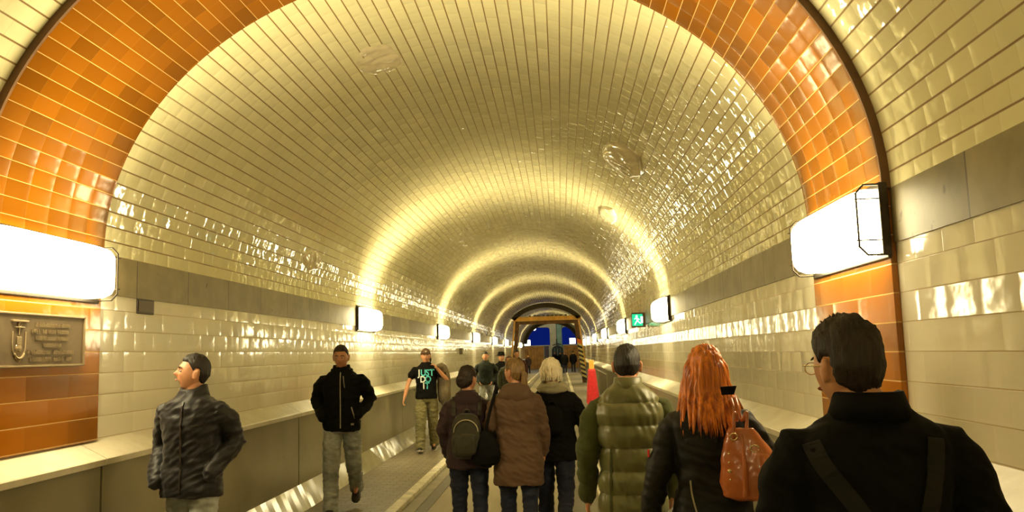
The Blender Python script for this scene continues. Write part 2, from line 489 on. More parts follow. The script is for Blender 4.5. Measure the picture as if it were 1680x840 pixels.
for side in (-1, 1):
    for k in range(-1, 8):
        y = 5.06+8.9*k
        if used: o = copy_tree(proto)
        else: o = proto; used = True
        x = side*(HW-.03 if k == 0 else HW-.012)
        o.location = (x, y, 2.335)
        o.rotation_euler = (0, 0, 0)
        o.scale = (1, 1, 1) if side < 0 else (-1, 1, 1)
        if side > 0 and k != -1: pass
        sd = 'left' if side < 0 else 'right'
        if k == -1: lb = 'glowing bulkhead wall lamp on %s wall behind the viewer' % sd
        elif k == 0: lb = 'large glowing caged wall lamp on the %s orange pilaster' % sd
        else: lb = 'glowing wall lamp on the %s wall, %s from the viewer' % (sd, ordn[k])
        tag(o, lb, 'wall lamp', 'caged lamps along both tunnel walls')

# ------------------------------------------------------------------ plaque on the left pilaster
def plaque():
    root = empty('plaque', (-2.468, 4.99, 1.868))
    tag(root, 'bronze plaque with raised shield and lettering on the left orange pilaster', 'plaque')
    W, H = 1.06, .325
    bm = bmesh.new(); box(bm, 0, .02, -W/2, W/2, -H/2, H/2, .003); fin('panel', bm, M['bronze'], root)
    bm = bmesh.new()
    for a in ((-W/2, W/2, H/2-.012, H/2), (-W/2, W/2, -H/2, -H/2+.012)): box(bm, .015, .032, a[0], a[1], a[2], a[3], .002)
    for a in ((-W/2, -W/2+.012), (W/2-.012, W/2)): box(bm, .015, .032, a[0], a[1], -H/2, H/2, .002)
    fin('frame', bm, M['bronzehi'], root)
    # shield with bar, ring and bowed anchor arms
    cy = -.155
    bm = bmesh.new()
    box(bm, .018, .034, cy-.075, cy+.075, .105, .117, .002)
    box(bm, .018, .032, cy-.045, cy+.045, .070, .078, .002)
    tube(bm, [(.022, cy, .105), (.022, cy, .03)], .004, 6)
    ring = [(.024, cy+.014*math.cos(a), .09+.014*math.sin(a)) for a in [i*math.pi/6 for i in range(13)]]
    tube(bm, ring, .0035, 6)
    sh = [(.022, cy+x, z) for x, z in ((-.06, .045), (-.06, -.04), (-.045, -.085), (0, -.125), (.045, -.085), (.06, -.04), (.06, .045))]
    tube(bm, smoothpts(sh, 4), .0045, 6)
    arc = [(.026, cy+.05*math.sin(a), -.06-.05*math.cos(a)) for a in [R(-60+i*12) for i in range(11)]]
    tube(bm, arc, .007, 6)
    box(bm, .018, .028, cy-.02, cy+.02, -.03, .02, .003)
    ellipsoid(bm, (.02, cy, -.05), (.01, .03, .03), 12)
    fin('crest', bm, M['bronzehi'], root)
    rr = random.Random(3)
    for z, a, b in ((.095, .00, .36), (.055, -.04, .38), (.013, .00, .34), (-.03, .08, .26), (-.073, -.07, .40), (-.116, -.05, .38)):
        bm = bmesh.new(); y = a
        while y < b:                       # one raised letter after another
            g = rr.random(); wd = rr.uniform(.012, .018); t = .0042; h = .013
            if rr.random() < .12: y += .014; continue
            box(bm, .018, .027, y, y+t, z-h, z+h)
            if g < .7: box(bm, .018, .027, y+wd-t, y+wd, z-h, z+h)
            if g < .4: box(bm, .018, .027, y, y+wd, z+h-t, z+h)
            if g > .3: box(bm, .018, .027, y, y+wd, z-t/2, z+t/2)
            if g > .55: box(bm, .018, .027, y, y+wd, z-h, z-h+t)
            y += wd+.006
        fin('lettering', bm, M['bronzehi'], root)
    for yy in (-W/2+.03, W/2-.03):
        for zz in (-H/2+.03, H/2-.03):
            pass
plaque()

# wall boxes
def wallbox(name, loc, sx, sy, sz, label, cat, m1='timberdark', m2='stone'):
    root = empty(name, loc); tag(root, label, cat)
    s = 1 if loc[0] < 0 else -1
    bm = bmesh.new(); box(bm, *sorted((0, s*sx)), -sy/2, sy/2, -sz/2, sz/2, .006); fin('housing', bm, M[m1], root)
    bm = bmesh.new(); box(bm, *sorted((s*sx, s*(sx+.006))), -sy/2+.015, sy/2-.015, -sz/2+.015, sz/2-.015, .002); fin('cover', bm, M[m2], root)
    return root
wallbox('junction_box', (-2.502, 6.45, 2.15), .014, .27, .115, 'small brown junction box under the stone band on the left wall', 'junction box', 'darkmetal', 'stone')
wallbox('intercom_box', (-2.495, 27.3, 1.82), .1, .45, .2, 'small grey call box on the left wall beyond the third lamp', 'box', 'kerbgrey', 'coping')

# glazed animal reliefs on the vault
M['relief'] = plain('glossy_cream_relief_glaze', (.70, .62, .42), .08, bump=.0, var=.12)
def relief(x, z, y, ry, rz, label, h=.07, seed=1):
    bm = bmesh.new()
    # local frame: normal pointing to the axis
    n = Vector((-x/EA**2, 0, -(z-ZC)/EB**2)).normalized(); t = Vector((0, 1, 0)); b = n.cross(t)
    nr, na = 10, 36
    c = bm.verts.new(n*h)
    prev = None
    for i in range(1, nr+1):
        q = i/nr; ring = []
        for k in range(na):
            a = 2*math.pi*k/na
            rr = 1+.14*noise.noise(Vector((math.cos(a)*1.7, math.sin(a)*1.7, seed*3.1)))
            u, v = math.cos(a)*q*ry*rr, math.sin(a)*q*rz*rr
            hh = h*math.sqrt(max(0, 1-q**3.0)) - .012
            hh += .02*noise.noise(Vector((u*9, v*9, seed)))*(1-q**4)
            hh += .012*math.sin(u*40+3*v)*(1-q)*.6
            # follow the vault's curvature
            p = t*u+b*v+n*(hh+ v*v*.22)
            ring.append(bm.verts.new(p))
        for k in range(na):
            if prev: bm.faces.new((prev[k], prev[(k+1) % na], ring[(k+1) % na], ring[k]))
            else: bm.faces.new((c, ring[k], ring[(k+1) % na]))
        prev = ring
    c.co = n*(h-.012)
    bm.faces.new(prev)
    o = fin('ceramic_relief', bm, M['relief'], smooth=True); o.location = (x, y, z)
    tag(o, label, 'relief', 'glazed animal reliefs on the vault'); return o
def vz(x): return ZC+EB*math.sqrt(1-(x/EA)**2)
relief(1.62, vz(1.62), 10.25, .68, .30, 'large glossy cream relief bulging from the right vault', .09, 1)
relief(1.66, vz(1.66), 14.35, .75, .17, 'narrow glossy relief low on the right vault below the large one', .07, 2)
relief(-2.42, vz(-2.42), 10.7, .42, .14, 'faint cream relief low on the left vault above the stone band', .035, 3)
relief(-.82, vz(-.82), 7.4, .40, .22, 'flat yellowish relief high on the left side of the vault', .022, 4)

# exit sign
def exit_sign():
    root = empty('exit_sign', (2.488, 17.3, 2.30)); tag(root, 'small lit green exit sign with white figure on the right wall', 'sign')
    bm = bmesh.new(); box(bm, -.27, 0, 0, .10, -.15, .15, .006); fin('housing', bm, M['timberdark'], root)
    bm = bmesh.new(); box(bm, -.262, -.05, -.008, 0, -.12, .12)
    fin('green_panel', bm, plain('lit_green_sign', (.0, .5, .3), .4, emis=(.0, .55, .27, 1), es=1.1), root)
    W = plain('lit_white_symbol', (.9, 1, .95), .4, emis=(.75, 1, .9, 1), es=1.6)
    bm = bmesh.new()
    ellipsoid(bm, (-.17, -.012, .075), (.022, .005, .022), 12)
    tube(bm, [(-.17, -.012, .05), (-.155, -.012, -.01)], .016, 6)
    tube(bm, [(-.155, -.012, -.01), (-.185, -.012, -.045), (-.21, -.012, -.09)], .011, 6)
    tube(bm, [(-.155, -.012, -.01), (-.125, -.012, -.05), (-.09, -.012, -.07)], .011, 6)
    tube(bm, [(-.17, -.012, .045), (-.215, -.012, .02)], .009, 6); tube(bm, [(-.165, -.012, .045), (-.12, -.012, .01)], .009, 6)
    box(bm, -.09, -.045, -.014, -.008, -.06, .07)
    fin('symbol', bm, W, root)
exit_sign()

# ------------------------------------------------------------------ the shaft hall at the tunnel's end
def hall():
    YE = 90.0
    bm = bmesh.new(); box(bm, -8, 8, Y1, YE+1, -.3, -.02); struct(fin('floor', bm, M['kerbgrey']), 'stone floor of the hall at the tunnel end')
    # front wall of the hall with the tunnel mouth
    bm = bmesh.new(); prof = section()
    inner = [(-HW, 0)]+[(x, z) for x, z, s in prof]+[(HW, 0)]
    ring = [bm.verts.new((x, Y1, z)) for x, z in inner]; ring2 = [bm.verts.new((x*3.2, Y1, z*2.2)) for x, z in inner]
    for i in range(len(ring)-1): bm.faces.new((ring[i], ring[i+1], ring2[i+1], ring2[i]))
    o = fin('wall_front', bm, M['plaster']); struct(o, 'pale wall round the tunnel mouth'); sm = o.modifiers.new('s', 'SOLIDIFY'); sm.thickness = .3
    bm = bmesh.new(); box(bm, -8.3, -8, Y1, YE+1, -.3, 10); struct(fin('wall_west', bm, M['plaster']), 'side wall of the hall')
    bm = bmesh.new(); box(bm, 8, 8.3, Y1, YE+1, -.3, 10); struct(fin('wall_east', bm, M['plaster']), 'side wall of the hall')
    bm = bmesh.new(); box(bm, -8.3, 8.3, Y1, YE+1, 9.8, 10); struct(fin('ceiling', bm, M['plaster']), 'hall ceiling')
    # back wall pieces around the two dusk-blue openings
    bm = bmesh.new()
    box(bm, -8, -3.95, YE, YE+.4, 0, 9.8); box(bm, -3.95, 8, YE, YE+.4, 4.35, 9.8); box(bm, 3.2, 8, YE, YE+.4, 0, 4.35)
    box(bm, -3.95, -.35, YE, YE+.4, 0, 2.45); box(bm, .95, 3.2, YE, YE+.4, 0, 2.45)
    for cx, sg in ((-.35, -1), (.95, 1)):    # rounded upper corners
        n = 6; pts = [(cx, 4.35)]+[(cx+sg*.3*(1-math.sin(a)), 4.35-.3*(1-math.cos(a))) for a in [i*math.pi/2/n for i in range(n+1)]]
        f0 = [bm.verts.new((x, YE, z)) for x, z in pts]; f1 = [bm.verts.new((x, YE+.4, z)) for x, z in pts]
        bm.faces.new(f0); bm.faces.new(f1)
        for i in range(len(pts)): bm.faces.new((f0[i], f0[(i+1) % len(pts)], f1[(i+1) % len(pts)], f1[i]))
    struct(fin('wall_far', bm, M['plaster']), 'pale back wall of the hall with two openings')
    bm = bmesh.new(); box(bm, -.35, .35, YE-.5, YE+.4, 0, 9.8, .05); struct(fin('trim_30', bm, M['plaster']), 'pale pillar between the blue openings')
    bm = bmesh.new(); box(bm, .35, .95, YE-.3, YE+.4, 0, 9.8, .05); struct(fin('trim_31', bm, M['plasterblue']), 'turquoise pillar')
    for n, (a, b) in enumerate(((-3.95, -.35), (.95, 3.2))):
        bm = bmesh.new()
        box(bm, a, b, YE+.2, YE+.21, 2.45, 4.35)
        t = NT('dusk_window_glass'); t.out(Base_Color=(.3, .4, .9), Roughness=.05); t.b.inputs['Transmission Weight'].default_value = 1; t.b.inputs['IOR'].default_value = 1.02
        g = struct(fin('window_%d' % (n+1), bm, t.m), 'tall window showing the deep blue dusk outside')
        bm = bmesh.new(); box(bm, a, b, YE-.06, YE+.3, 2.37, 2.47, .02); fin('window_sill', bm, M['plaster'], g)
    # board doors
    for n, (a, b, z, m, lb) in enumerate(((-3.1, -1.05, 2.35, 'door', 'wide orange-brown double door of wooden boards'), (-.98, -.5, 2.35, 'doordark', 'dark grey narrow door beside the pillar'), (1.1, 3.0, 2.35, 'door', 'orange-brown board door on the right of the pillar'))):
        bm = bmesh.new(); box(bm, a, b, YE-.08, YE+.02, 0, z, .01)
        d = struct(fin('door_%d' % (n+1), bm, M[m]), lb)
        bm = bmesh.new()
        k = a+.34
        while k < b-.1: box(bm, k-.012, k+.012, YE-.085, YE-.07, .05, z-.08); k += .34
        fin('board_joint', bm, M['timberdark'], d)
        bm = bmesh.new(); ellipsoid(bm, (b-.12, YE-.12, 1.05), (.03, .04, .03), 10); fin('door_handle', bm, M['chrome'], d)
    # dark arched booth in front of the pillar
    root = empty('lift_cage', (.42, YE-1.2, -.02)); tag(root, 'dark arched iron lift cage doorway before the turquoise pillar', 'lift')
    bm = bmesh.new()
    pts = [(-.6, 0)]+[(-.6*math.cos(a), 1.9+.5*math.sin(a)) for a in [i*math.pi/12 for i in range(13)]]+[(.6, 0)]
    f0 = [bm.verts.new((x, 0, z)) for x, z in pts]; f1 = [bm.verts.new((x, .3, z)) for x, z in pts]
    bm.faces.new(f0); bm.faces.new(f1)
    for i in range(len(pts)): bm.faces.new((f0[i], f0[(i+1) % len(pts)], f1[(i+1) % len(pts)], f1[i]))
    fin('cage', bm, M['bluedark'], root)
    bm = bmesh.new(); box(bm, -.12, .0, .05, .2, 2.38, 3.1, .03); fin('mast', bm, M['bluedark'], root)
    for x in (-.3, 0, .3):
        bm = bmesh.new(); tube(bm, [(x, -.03, .1), (x, -.03, 2.1)], .02, 6); fin('bar', bm, M['plasterblue'], root)
    bm = bmesh.new(); tube(bm, [(-.45, -.03, 2.45), (0, .1, 2.6), (.4, .05, 2.5)], .06, 6); fin('finial', bm, M['bluedark'], root)
    # hall lamps
    wl = plain('white_flood_light', (.9, .9, .85), .4, emis=(1, .95, .8, 1), es=7)
    for (x, y, z, a, lb) in ((-2.62, 84, 2.7, .42, 'white lit box sign left in the far hall'), (1.95, 84, 2.75, .32, 'white lit box sign right in the far hall')):
        r = empty('light_box', (x, y, z)); tag(r, lb, 'lamp')
        bm = bmesh.new(); box(bm, -a, a, 0, .1, -.3, .3, .02); fin('housing', bm, M['darkmetal'], r)
        bm = bmesh.new(); box(bm, -a+.03, a-.03, -.02, 0, -.27, .27); fin('lit_face', bm, wl, r)
        bm = bmesh.new(); tube(bm, [(0, .08, .3), (0, .08, 7.2)], .02, 6); fin('hanger', bm, M['darkmetal'], r)
    r = empty('globe_lamp', (-1.9, 86, 4.15)); tag(r, 'bright white globe lamp hanging in the far hall', 'lamp')
    bm = bmesh.new(); ellipsoid(bm, (0, 0, 0), (.22, .22, .2), 16); fin('globe', bm, wl, r, smooth=True)
    bm = bmesh.new(); tube(bm, [(0, 0, .18), (0, 0, 5.65)], .02, 6); fin('hanger', bm, M['darkmetal'], r)
    ld = bpy.data.lights.new('hall_light', 'POINT'); ld.energy = 450; ld.color = (1, .9, .65); ld.shadow_soft_size = .3
    lo = bpy.data.objects.new('hall_light', ld); lo.location = (-1, 83, 7); C.objects.link(lo)
hall()
# dark mouth ring
trim(ribbed(section(0.0), section(.28), Y1-.5, Y1-.02, 't', M['archdark']), 'dark ring at the tunnel mouth')

# ------------------------------------------------------------------ timber portal frame
def beam(bm, p, q, w, h):
    p, q = Vector(p), Vector(q); d = (q-p).normalized(); ref = Vector((0, 1, 0)); u = d.cross(ref).normalized()*w/2; v = ref*h/2
    V = [bm.verts.new(c+a*u+b*v) for c in (p, q) for a, b in ((-1, -1), (1, -1), (1, 1), (-1, 1))]
    for f in ((0, 1, 2, 3), (4, 5, 6, 7), (0, 1, 5, 4), (1, 2, 6, 5), (2, 3, 7, 6), (3, 0, 4, 7)): bm.faces.new([V[i] for i in f])
def portal():
    Y = 47
    root = empty('timber_frame', (0.03, Y, 0)); tag(root, 'orange-brown timber portal frame spanning the tunnel below a dark arch', 'timber frame')
    bm = bmesh.new(); box(bm, -1.85, 1.9, -.15, .15, 3.46, 3.70, .02); fin('top_beam', bm, M['timber'], root)
    bm = bmesh.new(); box(bm, -1.62, 1.72, .0, .25, 3.28, 3.45, .02); fin('lower_beam', bm, M['timberdark'], root)
    for s in (-1, 1):
        bm = bmesh.new(); beam(bm, (s*1.62, 0, 3.45), (s*1.98, 0, .0), .22, .26); fin('post', bm, M['timberdark'], root)
        bm = bmesh.new(); beam(bm, (s*1.78, -.1, 3.45), (s*2.06, -.1, .9), .08, .1); fin('brace', bm, M['timber'], root)
    bm = bmesh.new()
    for k in range(9): box(bm, -1.0+k*.25+rnd.uniform(-.05, .05), -.9+k*.25+rnd.uniform(0, .08), -.1, .1, 3.70, 3.76+rnd.random()*.03)
    fin('packing_blocks', bm, M['archdark'], root)
    # boarded arch against the vault
    bm = bmesh.new(); n = 20
    A = []
    for y in (-.15, .25):
        for off in (.08, .34):
            row = []
            for i in range(n+1):
                a = math.pi*(.2+.6*i/n)
                row.append(bm.verts.new((-(EA-off)*math.cos(a)-.03, y, ZC+(EB-off)*math.sin(a))))
            A.append(row)
    for P, Q in ((0, 1), (2, 3), (0, 2), (1, 3)):
        for i in range(n): bm.faces.new((A[P][i], A[P][i+1], A[Q][i+1], A[Q][i]))
    bm.faces.new([A[k][0] for k in (0, 1, 3, 2)]); bm.faces.new([A[k][n] for k in (0, 1, 3, 2)])
    fin('arch_board', bm, M['archdark'], root)
    # striped warning tape wound round the right post
    cols = [plain('warning_black', (.03, .025, .02), .5), plain('warning_yellow', (.75, .62, .25), .5), plain('warning_orange', (.85, .20, .03), .5)]
    for mi in range(3):
        bm = bmesh.new()
        for k in range(18):
            want = (2 if k > 15 else k % 2)
            if want != mi: continue
            t0, t1 = k/18, (k+1)/18
            P = lambda t: Vector((1.98-.36*(t*2.2/3.45), -.16, .12+t*2.2))
            a, b = P(t0), P(t1); dz = Vector((0, 0, .12))
            w = Vector((.13, 0, 0)); V = [a-w+dz, a+w-dz*.0, b+w, b-w+dz]
            f0 = [bm.verts.new(v) for v in V]; f1 = [bm.verts.new(v+Vector((0, .03, 0))) for v in V]
            bm.faces.new(f0); bm.faces.new(f1)
            for i in range(4): bm.faces.new((f0[i], f0[(i+1) % 4], f1[(i+1) % 4], f1[i]))
        fin('warning_stripe', bm, cols[mi], root)
portal()

# ------------------------------------------------------------------ red cloth on a wooden post, railing
def red_post():
    x, y = 1.60, 24.0
    root = empty('barrier_post', (x, y, 0)); tag(root, 'light wooden post standing on the right pavement under the red cloth', 'post')
    bm = bmesh.new(); box(bm, -.07, .07, -.07, .07, 0, 1.45, .01); fin('post', bm, M['timber'], root)
    bm = bmesh.new(); box(bm, -.25, .25, -.25, .25, 0, .06, .01); fin('foot', bm, M['darkmetal'], root)
    bm = bmesh.new(); n = 40; rows = []
    for k in range(15):
        t = k/14; z = 1.20-.95*t
        row = []
        for i in range(n):
            a = 2*math.pi*i/n
            r = .10+.075*t**.8+ .018*t*math.sin(a*5+1)+.01*t*math.sin(a*9+t*3)
            if t > .9: zz = z+.03*math.sin(a*3)
            else: zz = z
            row.append(bm.verts.new((r*math.cos(a)*1.0, r*math.sin(a)*.9, zz)))
        rows.append(row)
    for A, B in zip(rows, rows[1:]):
        for i in range(n): bm.faces.new((A[i], A[(i+1) % n], B[(i+1) % n], B[i]))
    bm.faces.new(rows[0])
    o = fin('red_cloth', bm, plain('red_cloth', (.75, .02, .03), .6, bump=.2, sheen=.2), smooth=True)
    so = o.modifiers.new('s', 'SOLIDIFY'); so.thickness = .006
    o.location = (x, y, 0); tag(o, 'bright red cloth draped like a cone over the wooden post', 'cloth')
red_post()
def railing():
    root = empty('railing', (2.12, 26, 0)); tag(root, 'low grey barred railing along the right barrier beyond the red cloth', 'railing')
    for z in (.12, .98):
        bm = bmesh.new(); tube(bm, [(0, 0, z), (0, 9, z)], .022, 8); fin('rail', bm, M['kerbgrey'], root)
    for k in range(37):
        bm = bmesh.new(); tube(bm, [(0, k*.25, .0 if k % 12 == 0 else .12), (0, k*.25, .98)], .012, 6); fin('bar', bm, M['kerbgrey'], root)
railing()

# ------------------------------------------------------------------ people
def fabric(name, col, rough=.8, bump=.35, scale=160, var=.12, sheen=.15, spec=.3):
    t = NT(name); co = t.coord()
    n1 = t.noise(co, 6, 4); 
    lo = tuple(c*(1-var) for c in col); hi = tuple(min(1, c*(1+var)) for c in col)
    t.out(Base_Color=t.ramp(n1, (.3, lo), (.7, hi)), Roughness=rough, Normal=t.bump(t.noise(co, scale, 2), bump, .002))
    t.b.inputs['Specular IOR Level'].default_value = spec
    t.b.inputs['Sheen Weight'].default_value = sheen; t.b.inputs['Sheen Roughness'].default_value = .4
    return t.m
def skinmat(name, col):
    t = NT(name); co = t.coord(); n = t.noise(co, 22, 4)
    t.out(Base_Color=t.ramp(n, (.3, tuple(c*.88 for c in col)), (.7, tuple(c*1.08 for c in col))), Roughness=.45, Normal=t.bump(t.noise(co, 120, 3), .12, .002))
    t.b.inputs['Subsurface Weight'].default_value = .08; t.b.inputs['Subsurface Radius'].default_value = (.01, .004, .002)
    return t.m
def hairmat(name, c0, c1, stretch=.08, rough=.38, scale=70):
    t = NT(name); co = t.coord()
    mp = t.add('ShaderNodeMapping'); t.set(mp.inputs[0], co); mp.inputs['Scale'].default_value = (1, 1, stretch)
    n = t.noise(mp.outputs[0], scale, 5, .65)
    t.out(Base_Color=t.ramp(n, (.32, c0), (.68, c1)), Roughness=rough, Normal=t.bump(n, .8, .01))
    return t.m
SK = skinmat('warm_skin', (.62, .30, .16)); SK2 = skinmat('tanned_skin', (.50, .235, .125))
HB = hairmat('near_black_hair', (.004, .003, .002), (.016, .010, .006), rough=.5)
HBR = hairmat('dark_brown_hair', (.006, .003, .0015), (.026, .012, .005), rough=.55)
HMB = hairmat('brown_hair', (.06, .028, .008), (.20, .10, .035))
HBL = hairmat('dark_blond_hair', (.09, .05, .014), (.30, .18, .06))
HW_ = hairmat('white_blond_hair', (.62, .54, .36), (1.0, .93, .74))
HRED = hairmat('bright_orange_red_hair', (.15, .008, .002), (1.0, .29, .02), .05, .28, 42)  # red to orange streaks; the brightest paint a highlight into the hair
JEAN = fabric('faded_blue_jeans', (.30, .32, .30), var=.45); JDARK = fabric('dark_blue_jeans', (.012, .016, .035), var=.35)
BLK = fabric('black_fabric', (.0035, .0035, .0032), sheen=0, spec=.15); BLKSHINY = fabric('dark_grey_shell_jacket', (.010, .009, .010), .55, .2, 60, spec=.35)
KHAKI = fabric('khaki_cargo_cloth', (.20, .18, .085), var=.25); SHOE = plain('dark_shoe_leather', (.02, .014, .01), .45)
SOLE = plain('pale_shoe_sole', (.55, .5, .42), .6); EYEW = plain('eye_white', (.7, .66, .6), .2); LIP = plain('lip', (.42, .14, .09), .5)
BROWN = fabric('brown_coat_fabric', (.105, .060, .032), .7, .2); PLUM = fabric('dark_plum_jacket', (.030, .015, .017), .75)
PUFF = fabric('olive_green_quilted_shell', (.125, .125, .040), .42, .12, 90, var=.18, spec=.6); OLIVE = fabric('dark_olive_knit', (.055, .065, .015), .85, .4, 110)
BEIGE = fabric('beige_trousers', (.36, .29, .18)); SCARF = fabric('grey_beige_scarf', (.34, .31, .21), .9, .5, 70, var=.3)
DKRED = fabric('dark_red_jacket', (.07, .018, .012)); GRNGREY = fabric('grey_green_coat', (.06, .065, .040)); PACK = fabric('dark_olive_backpack', (.030, .028, .014), .6, .3, 90)
LEATH = plain('glossy_cognac_leather', (.42, .115, .028), .28, bump=.35, scale=18, var=.25, coat=.25)
BRASS = plain('shiny_buckle_metal', (.75, .6, .35), .2, metal=1)

def headfn(d):
    """unit direction -> point on a head centred at eye height (x right, y forward, z up), about 23 cm tall"""
    x, y, z = d
    px, py, pz = x*.076, y*.096, z*.117
    if z < 0:
        t = -z
        px *= 1-.30*t**1.4
        if y > 0: py *= 1-.06*t
        else: py *= 1-.42*t**1.0
    else:
        if y < 0: py *= 1.04
    f = sst(.0, .5, y)
    g = lambda cx, cz, sx, sz: math.exp(-((x-cx)/sx)**2-((z-cz)/sz)**2)
    py += f*(.024*g(0, -.22, .13, .13)+.013*g(0, -.08, .10, .20)+.006*g(0, .20, .45, .10)
             - .010*(g(.36, .02, .18, .12)+g(-.36, .02, .18, .12)) + .007*g(0, -.52, .28, .09) + .010*g(0, -.85, .30, .16)
             + .004*(g(.42, -.22, .2, .2)+g(-.42, -.22, .2, .2)) - .004*g(0, -.66, .25, .07))
    return Vector((px, py, pz))
def add_head(bm, mat4, seg=64, fn=None):
    vs = []; nz, na = seg//2, seg
    top = bm.verts.new(mat4 @ (fn or headfn)(Vector((0, 0, 1)))); bot = bm.verts.new(mat4 @ (fn or headfn)(Vector((0, 0, -1))))
    rows = []
    for i in range(1, nz):
        th = math.pi*i/nz; row = []
        for k in range(na):
            a = 2*math.pi*k/na
            row.append(bm.verts.new(mat4 @ (fn or headfn)(Vector((math.sin(th)*math.cos(a), math.sin(th)*math.sin(a), math.cos(th))))))
        rows.append(row)
    for k in range(na):
        bm.faces.new((top, rows[0][k], rows[0][(k+1) % na])); bm.faces.new((bot, rows[-1][(k+1) % na], rows[-1][k]))
    for A, B in zip(rows, rows[1:]):
        for k in range(na): bm.faces.new((A[k], B[k], B[(k+1) % na], A[(k+1) % na]))

